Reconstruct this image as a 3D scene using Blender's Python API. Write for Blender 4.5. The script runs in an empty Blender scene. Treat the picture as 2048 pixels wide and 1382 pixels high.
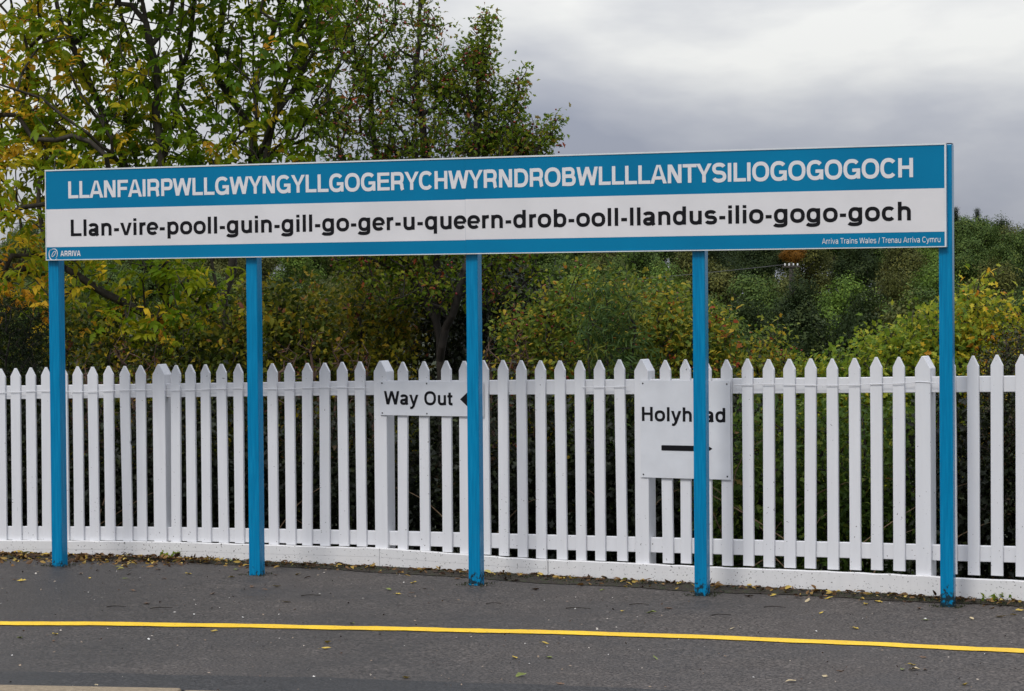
import bpy, bmesh, math, random
import numpy as np
from mathutils import Matrix, Vector

random.seed(7)
RNG = np.random.default_rng(7)
SC = bpy.context.scene
COL = SC.collection
R = math.radians

# ------------------------------------------------------------------ camera
CAM_H = 1.79
PITCH = math.atan(93.0 / 4700.0)
ROLL = 0.008
cam = bpy.data.cameras.new('camera')
cam.sensor_width = 36.0
cam.lens = 4700.0 / 2048.0 * 36.0
cam.clip_end = 4000.0
cam_o = bpy.data.objects.new('camera', cam)
COL.objects.link(cam_o)
_F = Vector((0, math.cos(PITCH), -math.sin(PITCH)))
_R0 = Vector((1, 0, 0))
_U0 = Vector((0, math.sin(PITCH), math.cos(PITCH)))
_RC = _R0 * math.cos(ROLL) - _U0 * math.sin(ROLL)
_UC = _R0 * math.sin(ROLL) + _U0 * math.cos(ROLL)
_m = Matrix((_RC, _UC, -_F)).transposed().to_4x4()
_m.translation = Vector((0, 0, CAM_H))
cam_o.matrix_world = _m
SC.camera = cam_o

# ------------------------------------------------------------------ sky, sun, exposure
SUN_EL, SUN_AZ = R(50), R(210)          # azimuth clockwise from +Y: over the photographer's left shoulder
world = bpy.data.worlds.new('World')
SC.world = world
world.use_nodes = True
wt = world.node_tree
wt.nodes.clear()


def wn(kind, **kw):
    n = wt.nodes.new(kind)
    for k, v in kw.items():
        setattr(n, k, v)
    return n


w_out = wn('ShaderNodeOutputWorld')
w_sky = wn('ShaderNodeTexSky', sky_type='NISHITA', sun_disc=False)
w_sky.sun_elevation = SUN_EL
w_sky.sun_rotation = SUN_AZ
w_bg_sky = wn('ShaderNodeBackground')
w_bg_sky.inputs['Strength'].default_value = 0.09
wt.links.new(w_sky.outputs[0], w_bg_sky.inputs['Color'])
w_tc = wn('ShaderNodeTexCoord')
w_map = wn('ShaderNodeMapping')
w_map.inputs['Scale'].default_value = (1.0, 1.0, 2.6)
w_map.inputs['Location'].default_value = (0.576, 6.824, 5.268)
wt.links.new(w_tc.outputs['Generated'], w_map.inputs['Vector'])
w_n1 = wn('ShaderNodeTexNoise')
w_n1.inputs['Scale'].default_value = 4.2
w_n1.inputs['Detail'].default_value = 6.0
w_n1.inputs['Roughness'].default_value = 0.5
w_n1.inputs['Distortion'].default_value = 0.15
wt.links.new(w_map.outputs[0], w_n1.inputs['Vector'])
w_ramp = wn('ShaderNodeValToRGB')
_e = w_ramp.color_ramp.elements
_e[0].position, _e[0].color = 0.39, (0.42, 0.45, 0.555, 1)
_e[1].position, _e[1].color = 0.66, (1.06, 1.06, 1.04, 1)
_x = w_ramp.color_ramp.elements.new(0.50)
_x.color = (0.60, 0.62, 0.695, 1)
wt.links.new(w_n1.outputs['Fac'], w_ramp.inputs['Fac'])
# overcast gradient, steepened towards the zenith for more light from above
w_sep = wn('ShaderNodeSeparateXYZ')
wt.links.new(w_tc.outputs['Generated'], w_sep.inputs[0])
w_cl = wn('ShaderNodeClamp')
wt.links.new(w_sep.outputs['Z'], w_cl.inputs[0])
w_ma = wn('ShaderNodeMath', operation='MULTIPLY_ADD')
w_ma.inputs[1].default_value = 2.6
w_ma.inputs[2].default_value = 1.0
wt.links.new(w_cl.outputs[0], w_ma.inputs[0])
w_bg = wn('ShaderNodeBackground')
wt.links.new(w_ramp.outputs['Color'], w_bg.inputs['Color'])
w_str = wn('ShaderNodeMath', operation='MULTIPLY')
w_str.inputs[1].default_value = 0.575
wt.links.new(w_ma.outputs[0], w_str.inputs[0])
wt.links.new(w_str.outputs[0], w_bg.inputs['Strength'])
w_mix = wn('ShaderNodeMixShader')
w_mix.inputs[0].default_value = 0.94        # cloud cover
wt.links.new(w_bg_sky.outputs[0], w_mix.inputs[1])
wt.links.new(w_bg.outputs[0], w_mix.inputs[2])
wt.links.new(w_mix.outputs[0], w_out.inputs['Surface'])

sun = bpy.data.lights.new('sun', 'SUN')
sun.energy = 1.5
sun.angle = R(14)
sun.color = (1.0, 0.965, 0.92)
sun_o = bpy.data.objects.new('sun', sun)
COL.objects.link(sun_o)
_sd = Vector((math.sin(SUN_AZ) * math.cos(SUN_EL), math.cos(SUN_AZ) * math.cos(SUN_EL), math.sin(SUN_EL)))
sun_o.rotation_euler = (-_sd).to_track_quat('-Z', 'Y').to_euler()

vs = SC.view_settings
vs.view_transform = 'Standard'
vs.look = 'None'
vs.exposure = 0.2
vs.gamma = 1.0
vs.use_curve_mapping = False
SC.render.film_transparent = False
SC.cycles.use_denoising = True
SC.cycles.max_bounces = 6
SC.cycles.diffuse_bounces = 3
SC.cycles.glossy_bounces = 2
SC.cycles.transmission_bounces = 4
SC.cycles.transparent_max_bounces = 4

# ------------------------------------------------------------------ materials
MATS = {}


def new_mat(name):
    m = bpy.data.materials.new(name)
    m.use_nodes = True
    nt = m.node_tree
    b = nt.nodes['Principled BSDF']
    MATS[name] = m
    return m, nt, b


def nd(nt, kind, **kw):
    n = nt.nodes.new(kind)
    for k, v in kw.items():
        setattr(n, k, v)
    return n


def noise(nt, scale, detail=3.0, rough=0.55, vec=None):
    n = nd(nt, 'ShaderNodeTexNoise')
    n.inputs['Scale'].default_value = scale
    n.inputs['Detail'].default_value = detail
    n.inputs['Roughness'].default_value = rough
    if vec is not None:
        nt.links.new(vec, n.inputs['Vector'])
    return n


def ramp(nt, fac, stops, interp='LINEAR'):
    n = nd(nt, 'ShaderNodeValToRGB')
    cr = n.color_ramp
    cr.interpolation = interp
    while len(cr.elements) > 1:
        cr.elements.remove(cr.elements[-1])
    cr.elements[0].position = stops[0][0]
    cr.elements[0].color = (*stops[0][1], 1)
    for p, c in stops[1:]:
        e = cr.elements.new(p)
        e.color = (*c, 1)
    nt.links.new(fac, n.inputs['Fac'])
    return n


def mixc(nt, fac, a, b):
    n = nd(nt, 'ShaderNodeMix', data_type='RGBA')
    for sock, v in ((n.inputs[0], fac), (n.inputs[6], a), (n.inputs[7], b)):
        if hasattr(v, 'links') or hasattr(v, 'is_linked'):
            nt.links.new(v, sock)
        elif isinstance(v, (int, float)):
            sock.default_value = v
        else:
            sock.default_value = (*v, 1)
    return n.outputs[2]


def bump(nt, b, height, strength, dist=0.01):
    n = nd(nt, 'ShaderNodeBump')
    n.inputs['Strength'].default_value = strength
    n.inputs['Distance'].default_value = dist
    nt.links.new(height, n.inputs['Height'])
    nt.links.new(n.outputs[0], b.inputs['Normal'])


def objcoord(nt):
    return nd(nt, 'ShaderNodeTexCoord').outputs['Object']


def worldpos(nt):
    return nd(nt, 'ShaderNodeNewGeometry').outputs['Position']


def simple(name, col, rough=0.5, var=0.12, scale=8.0, metal=0.0, spec=0.5):
    m, nt, b = new_mat(name)
    n = noise(nt, scale, 4.0, vec=worldpos(nt))
    lo = tuple(c * (1 - var) for c in col)
    hi = tuple(min(1, c * (1 + var)) for c in col)
    r = ramp(nt, n.outputs['Fac'], [(0.3, lo), (0.7, hi)])
    nt.links.new(r.outputs['Color'], b.inputs['Base Color'])
    b.inputs['Roughness'].default_value = rough
    b.inputs['Metallic'].default_value = metal
    b.inputs['Specular IOR Level'].default_value = spec
    return m


def white_paint(name, col, speck_lo, speck_hi, speck_scale, rough=0.42, brush=0.15):
    m, nt, b = new_mat(name)
    wp = worldpos(nt)
    mp = nd(nt, 'ShaderNodeMapping')
    mp.inputs['Scale'].default_value = (1, 1, 0.12)
    nt.links.new(wp, mp.inputs['Vector'])
    n0 = noise(nt, 26.0, 5.0, vec=mp.outputs[0])
    base = ramp(nt, n0.outputs['Fac'], [(0.25, tuple(c * 0.93 for c in col)), (0.75, col)])
    n1 = noise(nt, speck_scale, 2.0, 0.5, vec=wp)
    n2 = noise(nt, 3.1, 2.0, vec=wp)
    ad = nd(nt, 'ShaderNodeMath', operation='MULTIPLY_ADD')
    ad.inputs[1].default_value = 0.16
    nt.links.new(n2.outputs['Fac'], ad.inputs[0])
    nt.links.new(n1.outputs['Fac'], ad.inputs[2])
    sz = nd(nt, 'ShaderNodeSeparateXYZ')
    nt.links.new(wp, sz.inputs[0])
    lowr = nd(nt, 'ShaderNodeMapRange')
    lowr.inputs['From Min'].default_value = 0.05
    lowr.inputs['From Max'].default_value = 0.75
    lowr.inputs['To Min'].default_value = 0.035
    lowr.inputs['To Max'].default_value = 0.0
    nt.links.new(sz.outputs['Z'], lowr.inputs['Value'])
    ad2 = nd(nt, 'ShaderNodeMath', operation='ADD')
    nt.links.new(ad.outputs[0], ad2.inputs[0])
    nt.links.new(lowr.outputs[0], ad2.inputs[1])
    mk = ramp(nt, ad2.outputs[0], [(speck_lo, (0, 0, 0)), (speck_hi, (1, 1, 1))])
    c = mixc(nt, mk.outputs['Color'], base.outputs['Color'], (0.10, 0.095, 0.085))
    nt.links.new(c, b.inputs['Base Color'])
    b.inputs['Roughness'].default_value = rough
    bump(nt, b, n0.outputs['Fac'], brush, 0.004)
    return m


M_PICKET = white_paint('white_picket_paint', (0.705, 0.71, 0.73), 0.82, 0.85, 70.0)
M_KERB = white_paint('white_concrete_paint', (0.69, 0.685, 0.68), 0.765, 0.82, 80.0, 0.7, 0.5)
M_SIGNWHITE = simple('sign_white', (0.655, 0.645, 0.655), 0.38, 0.055, 3.0)
M_PLATE = simple('plate_white', (0.635, 0.65, 0.68), 0.35, 0.05, 7.0)
M_LETTERW = simple('letter_white', (0.66, 0.65, 0.66), 0.4, 0.02)
M_LETTERK = simple('letter_black', (0.006, 0.006, 0.008), 0.6, 0.1, spec=0.15)
M_ALU = simple('aluminium_trim', (0.70, 0.73, 0.75), 0.38, 0.06, 6.0, 0.3)
M_SCREW = simple('screw_dark', (0.02, 0.02, 0.02), 0.5)
M_CAP = simple('post_cap_dark', (0.02, 0.022, 0.03), 0.5)


def blue_sheet():
    m, nt, b = new_mat('sign_blue')
    n = noise(nt, 1.6, 5.0, vec=worldpos(nt))
    n2 = noise(nt, 55.0, 3.0, vec=worldpos(nt))
    r = ramp(nt, n.outputs['Fac'], [(0.3, (0.0, 0.150, 0.300)), (0.7, (0.0, 0.178, 0.345))])
    k = ramp(nt, n2.outputs['Fac'], [(0.74, (0, 0, 0)), (0.80, (0.35, 0.35, 0.35))])
    c = mixc(nt, k.outputs['Color'], r.outputs['Color'], (0.10, 0.20, 0.30))
    nt.links.new(c, b.inputs['Base Color'])
    b.inputs['Roughness'].default_value = 0.4
    b.inputs['Specular IOR Level'].default_value = 0.15
    return m


M_BLUE = blue_sheet()


def post_blue():
    m, nt, b = new_mat('post_blue_paint')
    wp = worldpos(nt)
    mp = nd(nt, 'ShaderNodeMapping')
    mp.inputs['Scale'].default_value = (1, 1, 0.05)
    nt.links.new(wp, mp.inputs['Vector'])
    n0 = noise(nt, 90.0, 3.0, vec=mp.outputs[0])
    base = ramp(nt, n0.outputs['Fac'], [(0.25, (0.0, 0.145, 0.305)), (0.55, (0.0, 0.190, 0.380)), (0.75, (0.004, 0.225, 0.430))])
    # splashed dirt and algae round the foot
    sp = nd(nt, 'ShaderNodeSeparateXYZ')
    nt.links.new(wp, sp.inputs[0])
    hr = nd(nt, 'ShaderNodeMapRange')
    hr.inputs['From Min'].default_value = -0.03
    hr.inputs['From Max'].default_value = 0.26
    hr.inputs['To Min'].default_value = 0.30
    hr.inputs['To Max'].default_value = -0.28
    nt.links.new(sp.outputs['Z'], hr.inputs['Value'])
    n1 = noise(nt, 42.0, 4.0, 0.6, vec=wp)
    n2 = noise(nt, 1.1, 1.0, 0.5, vec=wp)
    a0 = nd(nt, 'ShaderNodeMath', operation='ADD')
    nt.links.new(hr.outputs[0], a0.inputs[0])
    nt.links.new(n1.outputs['Fac'], a0.inputs[1])
    a1 = nd(nt, 'ShaderNodeMath', operation='MULTIPLY_ADD')
    a1.inputs[1].default_value = 0.45
    nt.links.new(n2.outputs['Fac'], a1.inputs[0])
    nt.links.new(a0.outputs[0], a1.inputs[2])
    mk = ramp(nt, a1.outputs[0], [(0.86, (0, 0, 0)), (0.98, (0.92, 0.92, 0.92))])
    c = mixc(nt, mk.outputs['Color'], base.outputs['Color'], (0.012, 0.018, 0.014))
    nt.links.new(c, b.inputs['Base Color'])
    b.inputs['Roughness'].default_value = 0.22
    b.inputs['Specular IOR Level'].default_value = 0.2
    return m


M_POST = post_blue()


def asphalt(name, dark, light, grain=70.0, wet=0.0):
    m, nt, b = new_mat(name)
    wp = worldpos(nt)
    n1 = noise(nt, grain, 2.0, 0.6, vec=wp)
    v = nd(nt, 'ShaderNodeTexVoronoi')
    v.inputs['Scale'].default_value = grain * 0.8
    nt.links.new(wp, v.inputs['Vector'])
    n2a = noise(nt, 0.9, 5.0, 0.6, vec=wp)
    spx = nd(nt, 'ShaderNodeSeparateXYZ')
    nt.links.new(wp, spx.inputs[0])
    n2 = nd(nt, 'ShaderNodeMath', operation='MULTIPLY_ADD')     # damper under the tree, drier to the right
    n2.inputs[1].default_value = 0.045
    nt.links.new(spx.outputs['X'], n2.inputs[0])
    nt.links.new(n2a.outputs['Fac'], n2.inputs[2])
    n3 = noise(nt, 7.0, 4.0, 0.6, vec=wp)
    a = ramp(nt, n1.outputs['Fac'], [(0.38, dark), (0.62, light)])
    # pale chippings
    ch = ramp(nt, v.outputs['Color'], [(0.80, (0, 0, 0)), (0.95, (0.55, 0.55, 0.55))])
    c1 = mixc(nt, ch.outputs['Color'], a.outputs['Color'], tuple(min(1, x * 2.1) for x in light))
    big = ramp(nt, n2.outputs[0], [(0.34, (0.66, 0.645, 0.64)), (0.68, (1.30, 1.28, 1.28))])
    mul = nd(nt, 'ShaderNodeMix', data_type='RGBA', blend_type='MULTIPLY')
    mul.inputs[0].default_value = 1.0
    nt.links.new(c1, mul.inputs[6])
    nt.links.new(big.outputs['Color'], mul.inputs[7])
    sm = ramp(nt, n3.outputs['Fac'], [(0.35, (0.86, 0.85, 0.84)), (0.65, (1.06, 1.06, 1.06))])
    mul2 = nd(nt, 'ShaderNodeMix', data_type='RGBA', blend_type='MULTIPLY')
    mul2.inputs[0].default_value = 1.0
    nt.links.new(mul.outputs[2], mul2.inputs[6])
    nt.links.new(sm.outputs['Color'], mul2.inputs[7])
    nt.links.new(mul2.outputs[2], b.inputs['Base Color'])
    rr = ramp(nt, n2.outputs[0], [(0.35, (0.55 - wet,) * 3), (0.65, (0.82,) * 3)])
    nt.links.new(rr.outputs['Color'], b.inputs['Roughness'])
    b.inputs['Specular IOR Level'].default_value = 0.4
    bump(nt, b, n1.outputs['Fac'], 0.55, 0.006)
    return m


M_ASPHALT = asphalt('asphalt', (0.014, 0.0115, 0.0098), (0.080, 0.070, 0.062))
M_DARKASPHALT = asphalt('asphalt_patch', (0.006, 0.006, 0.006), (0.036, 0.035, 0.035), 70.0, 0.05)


def yellow_line():
    m, nt, b = new_mat('yellow_line_paint')
    wp = worldpos(nt)
    n1 = noise(nt, 60.0, 3.0, 0.6, vec=wp)
    n2 = noise(nt, 5.0, 3.0, 0.6, vec=wp)
    c0 = ramp(nt, n2.outputs['Fac'], [(0.3, (0.72, 0.44, 0.006)), (0.7, (0.82, 0.53, 0.008))])
    k = ramp(nt, n1.outputs['Fac'], [(0.60, (0, 0, 0)), (0.72, (0.75, 0.75, 0.75))])
    c = mixc(nt, k.outputs['Color'], c0.outputs['Color'], (0.10, 0.07, 0.03))
    nt.links.new(c, b.inputs['Base Color'])
    b.inputs['Roughness'].default_value = 0.6
    bump(nt, b, n1.outputs['Fac'], 0.5, 0.004)
    return m


M_YELLOW = yellow_line()


def soil(name, cols, scale=18.0):
    m, nt, b = new_mat(name)
    wp = worldpos(nt)
    n1 = noise(nt, scale, 6.0, 0.65, vec=wp)
    r = ramp(nt, n1.outputs['Fac'], cols)
    nt.links.new(r.outputs['Color'], b.inputs['Base Color'])
    b.inputs['Roughness'].default_value = 0.95
    bump(nt, b, n1.outputs['Fac'], 0.9, 0.03)
    return m


M_SOIL = soil('soil', [(0.3, (0.010, 0.008, 0.006)), (0.5, (0.028, 0.020, 0.012)), (0.62, (0.022, 0.030, 0.008)), (0.8, (0.05, 0.035, 0.02))])
M_TERRAIN = soil('rough_grass_ground', [(0.3, (0.012, 0.014, 0.006)), (0.55, (0.025, 0.034, 0.010)), (0.8, (0.045, 0.040, 0.018))], 4.0)
M_COPING = soil('coping_concrete', [(0.3, (0.20, 0.155, 0.10)), (0.7, (0.34, 0.27, 0.18))], 30.0)
M_BRICK = soil('platform_wall', [(0.3, (0.10, 0.07, 0.06)), (0.7, (0.18, 0.13, 0.10))], 9.0)
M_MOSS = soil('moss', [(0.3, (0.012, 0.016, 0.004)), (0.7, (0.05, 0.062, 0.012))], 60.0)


def bark(name, lo, hi, scale=30.0):
    m, nt, b = new_mat(name)
    wp = worldpos(nt)
    mp = nd(nt, 'ShaderNodeMapping')
    mp.inputs['Scale'].default_value = (1, 1, 0.3)
    nt.links.new(wp, mp.inputs['Vector'])
    n1 = noise(nt, scale, 5.0, 0.65, vec=mp.outputs[0])
    r = ramp(nt, n1.outputs['Fac'], [(0.3, lo), (0.7, hi)])
    nt.links.new(r.outputs['Color'], b.inputs['Base Color'])
    b.inputs['Roughness'].default_value = 0.85
    bump(nt, b, n1.outputs['Fac'], 0.5, 0.01)
    return m


M_BARK = bark('bark_grey_brown', (0.016, 0.013, 0.009), (0.052, 0.043, 0.029))
M_BARKDK = bark('bark_dark', (0.010, 0.008, 0.006), (0.032, 0.024, 0.017))
M_STALK = bark('dry_stalk', (0.10, 0.06, 0.03), (0.27, 0.18, 0.10), 14.0)
M_TWIG = bark('twig_red_brown', (0.035, 0.018, 0.012), (0.10, 0.055, 0.035), 14.0)
M_POLE = bark('pole_timber', (0.03, 0.025, 0.02), (0.07, 0.06, 0.05))
M_WIRE = simple('wire', (0.09, 0.09, 0.09), 0.5)
M_INSUL = simple('insulator', (0.7, 0.7, 0.7), 0.2)


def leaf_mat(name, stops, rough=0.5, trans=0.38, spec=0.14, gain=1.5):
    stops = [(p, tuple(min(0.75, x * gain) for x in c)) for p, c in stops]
    m, nt, b = new_mat(name)
    at = nd(nt, 'ShaderNodeAttribute')
    at.attribute_name = 'tint'
    r = ramp(nt, at.outputs['Fac'], stops)
    nt.links.new(r.outputs['Color'], b.inputs['Base Color'])
    b.inputs['Roughness'].default_value = rough
    b.inputs['Specular IOR Level'].default_value = spec
    tr = nd(nt, 'ShaderNodeBsdfTranslucent')
    hs = nd(nt, 'ShaderNodeHueSaturation')
    hs.inputs['Value'].default_value = 1.5
    nt.links.new(r.outputs['Color'], hs.inputs['Color'])
    nt.links.new(hs.outputs[0], tr.inputs['Color'])
    mx = nd(nt, 'ShaderNodeMixShader')
    mx.inputs[0].default_value = trans
    out = nt.nodes['Material Output']
    nt.links.new(b.outputs[0], mx.inputs[1])
    nt.links.new(tr.outputs[0], mx.inputs[2])
    nt.links.new(mx.outputs[0], out.inputs['Surface'])
    return m


GREEN, DGREEN, YGREEN = (0.046, 0.088, 0.004), (0.018, 0.038, 0.004), (0.125, 0.140, 0.006)
YELLOW, OCHRE, BROWN, RUST = (0.36, 0.25, 0.018), (0.26, 0.13, 0.012), (0.085, 0.045, 0.015), (0.15, 0.03, 0.012)
L_ASH = leaf_mat('ash_leaf', [(0.0, DGREEN), (0.25, GREEN), (0.50, (0.080, 0.116, 0.005)), (0.68, YGREEN), (0.86, YELLOW), (1.0, OCHRE)], trans=0.5, gain=2.05)
L_HAW = leaf_mat('hawthorn_leaf', [(0.0, DGREEN), (0.45, (0.045, 0.074, 0.006)), (0.72, (0.105, 0.122, 0.009)), (0.88, (0.10, 0.055, 0.015)), (1.0, RUST)], trans=0.45, gain=2.0)
L_GORSE = leaf_mat('gorse_leaf', [(0.0, (0.008, 0.014, 0.007)), (0.7, (0.022, 0.034, 0.014)), (1.0, (0.05, 0.055, 0.018))], 0.7, 0.1, 0.08, 0.8)
L_THICKET = leaf_mat('thicket_leaf', [(0.0, (0.008, 0.013, 0.003)), (0.42, (0.032, 0.045, 0.006)), (0.68, (0.100, 0.094, 0.008)), (0.84, (0.20, 0.14, 0.010)), (0.93, (0.12, 0.055, 0.014)), (1.0, (0.08, 0.025, 0.015))], gain=1.8)
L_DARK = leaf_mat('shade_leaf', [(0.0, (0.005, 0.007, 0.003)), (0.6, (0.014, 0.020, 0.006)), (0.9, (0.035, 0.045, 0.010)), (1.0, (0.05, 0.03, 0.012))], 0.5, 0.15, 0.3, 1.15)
L_ROSE = leaf_mat('rose_leaf', [(0.0, (0.022, 0.042, 0.008)), (0.35, (0.055, 0.085, 0.012)), (0.62, (0.13, 0.14, 0.016)), (0.84, (0.25, 0.17, 0.016)), (0.94, (0.16, 0.06, 0.012)), (1.0, RUST)], gain=1.7)
L_WILLOW = leaf_mat('willow_leaf', [(0.0, (0.018, 0.040, 0.012)), (0.7, (0.055, 0.090, 0.022)), (1.0, (0.11, 0.12, 0.018))])
L_BRIGHT = leaf_mat('bright_leaf', [(0.0, (0.03, 0.06, 0.008)), (0.4, (0.085, 0.125, 0.012)), (0.72, (0.20, 0.20, 0.018)), (0.92, (0.38, 0.26, 0.02)), (1.0, (0.28, 0.11, 0.012))], gain=1.7)
L_BRAMBLE = leaf_mat('bramble_leaf', [(0.0, (0.015, 0.030, 0.007)), (0.6, (0.05, 0.085, 0.014)), (0.9, (0.11, 0.13, 0.02)), (1.0, (0.12, 0.06, 0.02))], gain=1.7)
FAR = [leaf_mat('far_leaf_green', [(0.0, (0.020, 0.034, 0.010)), (0.6, (0.040, 0.064, 0.014)), (1.0, (0.075, 0.095, 0.020))], 0.6, 0.15, 0.1, 1.9),
       leaf_mat('far_leaf_olive', [(0.0, (0.026, 0.032, 0.010)), (0.6, (0.060, 0.066, 0.017)), (1.0, (0.10, 0.095, 0.022))], 0.6, 0.15, 0.1, 1.6),
       leaf_mat('far_leaf_dark', [(0.0, (0.012, 0.022, 0.008)), (0.6, (0.026, 0.040, 0.012)), (1.0, (0.046, 0.060, 0.016))], 0.6, 0.15, 0.1, 1.25),
       leaf_mat('far_leaf_orange', [(0.0, (0.10, 0.055, 0.012)), (0.6, (0.25, 0.11, 0.014)), (1.0, (0.36, 0.16, 0.02))], 0.6, 0.15, 0.1, 0.85),
       leaf_mat('far_leaf_fresh', [(0.0, (0.028, 0.046, 0.010)), (0.6, (0.060, 0.098, 0.016)), (1.0, (0.11, 0.135, 0.022))], 0.6, 0.15, 0.1, 2.1)]
M_BERRY = simple('red_berry', (0.16, 0.012, 0.010), 0.3, 0.3, 40.0)
FALLEN = {'yellow': simple('fallen_yellow', (0.42, 0.30, 0.04), 0.55, 0.25, 60.0),
          'brown': simple('fallen_brown', (0.11, 0.060, 0.028), 0.6, 0.3, 60.0),
          'pale': simple('fallen_pale', (0.42, 0.34, 0.20), 0.6, 0.2, 60.0),
          'green': simple('fallen_green', (0.14, 0.17, 0.03), 0.5, 0.25, 60.0)}

# ------------------------------------------------------------------ helpers


def tag(o, label=None, cat=None, group=None, kind=None):
    if label:
        o['label'] = label
    if cat:
        o['category'] = cat
    if group:
        o['group'] = group
    if kind:
        o['kind'] = kind
    return o


def empty(name, loc=(0, 0, 0), rz=0.0):
    o = bpy.data.objects.new(name, None)
    o.empty_display_size = 0.2
    COL.objects.link(o)
    o.location = loc
    o.rotation_euler = (0, 0, rz)
    return o


def link_mesh(name, me, mat, parent=None):
    o = bpy.data.objects.new(name, me)
    COL.objects.link(o)
    if mat is not None and not me.materials:
        me.materials.append(mat)
    if parent is not None:
        o.parent = parent
    return o


def py_mesh(name, verts, faces, mat=None, parent=None, smooth=False):
    me = bpy.data.meshes.new(name)
    me.from_pydata([tuple(v) for v in verts], [], faces)
    me.update()
    if smooth:
        me.polygons.foreach_set('use_smooth', [True] * len(me.polygons))
    return link_mesh(name, me, mat, parent)


def np_mesh(name, V, F, mat=None, parent=None, tint=None, smooth=False):
    """V (n,3) array, F (m,k) array of equal-sized faces"""
    me = bpy.data.meshes.new(name)
    V = np.ascontiguousarray(V, dtype=np.float32)
    F = np.ascontiguousarray(F, dtype=np.int32)
    k = F.shape[1]
    me.vertices.add(len(V))
    me.vertices.foreach_set('co', V.ravel())
    me.loops.add(F.size)
    me.loops.foreach_set('vertex_index', F.ravel())
    me.polygons.add(len(F))
    me.polygons.foreach_set('loop_start', np.arange(0, F.size, k, dtype=np.int32))
    me.update(calc_edges=True)
    if smooth:
        me.polygons.foreach_set('use_smooth', np.ones(len(F), dtype=bool))
    if tint is not None:
        a = me.attributes.new('tint', 'FLOAT', 'POINT')
        a.data.foreach_set('value', np.ascontiguousarray(tint, dtype=np.float32))
    me.validate()
    if parent is False:
        if mat:
            me.materials.append(mat)
        return me
    return link_mesh(name, me, mat, parent)


def box_mesh(name, x0, x1, y0, y1, z0, z1, bev=0.0):
    bm = bmesh.new()
    bmesh.ops.create_cube(bm, size=1.0)
    for v in bm.verts:
        v.co = Vector((x0 if v.co.x < 0 else x1, y0 if v.co.y < 0 else y1, z0 if v.co.z < 0 else z1))
    if bev:
        bmesh.ops.bevel(bm, geom=bm.edges[:], offset=bev, segments=2, affect='EDGES', profile=0.5)
    me = bpy.data.meshes.new(name)
    bm.to_mesh(me)
    bm.free()
    return me


def box(name, dims, mat, parent=None, bev=0.0):
    return link_mesh(name, box_mesh(name, *dims, bev), mat, parent)


def tube_arrays(P0, P1, R0, R1, sides=5):
    """frusta between point arrays, vectorised"""
    P0, P1 = np.asarray(P0, float), np.asarray(P1, float)
    d = P1 - P0
    L = np.linalg.norm(d, axis=1, keepdims=True)
    d = d / np.maximum(L, 1e-9)
    ref = np.where(np.abs(d[:, 2:3]) > 0.9, np.array([[1.0, 0, 0]]), np.array([[0, 0, 1.0]]))
    a = np.cross(d, ref)
    a /= np.maximum(np.linalg.norm(a, axis=1, keepdims=True), 1e-9)
    b = np.cross(d, a)
    th = np.arange(sides) * 2 * math.pi / sides
    ring = a[:, None, :] * np.cos(th)[None, :, None] + b[:, None, :] * np.sin(th)[None, :, None]
    V0 = P0[:, None, :] + ring * np.asarray(R0)[:, None, None]
    V1 = P1[:, None, :] + ring * np.asarray(R1)[:, None, None]
    n = len(P0)
    V = np.concatenate([V0, V1], axis=1).reshape(-1, 3)
    base = (np.arange(n) * 2 * sides)[:, None]
    i = np.arange(sides)[None, :]
    j = (np.arange(sides) + 1)[None, :] % sides
    F = np.stack([base + i, base + j, base + sides + j, base + sides + i], axis=2).reshape(-1, 4)
    return V, F


def polyline_tube(name, pts, rad, mat, parent=None, sides=6):
    """one smooth continuous tube along a polyline with a radius per point"""
    pts = np.asarray(pts, float)
    rad = np.broadcast_to(np.asarray(rad, float), (len(pts),))
    t = np.gradient(pts, axis=0)
    t /= np.linalg.norm(t, axis=1, keepdims=True)
    up = np.array([0.0, 0, 1]) if abs(t[0][2]) < 0.9 else np.array([1.0, 0, 0])
    V = []
    th = np.arange(sides) * 2 * math.pi / sides
    for k in range(len(pts)):
        a = np.cross(t[k], up)
        a /= np.linalg.norm(a)
        b = np.cross(t[k], a)
        V.append(pts[k] + (np.outer(np.cos(th), a) + np.outer(np.sin(th), b)) * rad[k])
    V = np.concatenate(V)
    F = []
    for k in range(len(pts) - 1):
        for i in range(sides):
            j = (i + 1) % sides
            F.append((k * sides + i, k * sides + j, (k + 1) * sides + j, (k + 1) * sides + i))
    return np_mesh(name, V, np.array(F), mat, parent, smooth=True)


# ------------------------------------------------------------------ lines of the place
FX = np.array([-16, -8, -3.9, -2.44, -0.878, 0.815, 2.453, 4.1, 9.0])
FY = np.array([18.2, 17.2, 16.55, 16.23, 15.63, 14.823, 14.033, 13.25, 10.8])


def fence_y(x):
    return float(np.interp(x, FX, FY))


def line_y(x):                                        # centre of the yellow line
    xc = min(max(x, -3.6), 3.4)
    y = 12.865 - 0.0966 * (xc + 2.82) - 0.0293 * (xc + 2.82) * (xc + 0.077)
    sl = -0.0966 - 0.0293 * (2 * xc + 2.897)
    return y + sl * (x - xc)


def edge_y(x):                                        # back of the coping stones
    return line_y(x) - 2.05 - 0.09 * min(5.0, max(0.0, x + 2.4))


def ground_z(x, y):
    f = fence_y(x)
    back = -0.006 * x - 0.006
    front = -0.0095 * x + 0.002
    t = min(1.0, max(0.0, (f - y) / 0.6))
    return back * (1 - t) + front * t


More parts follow.
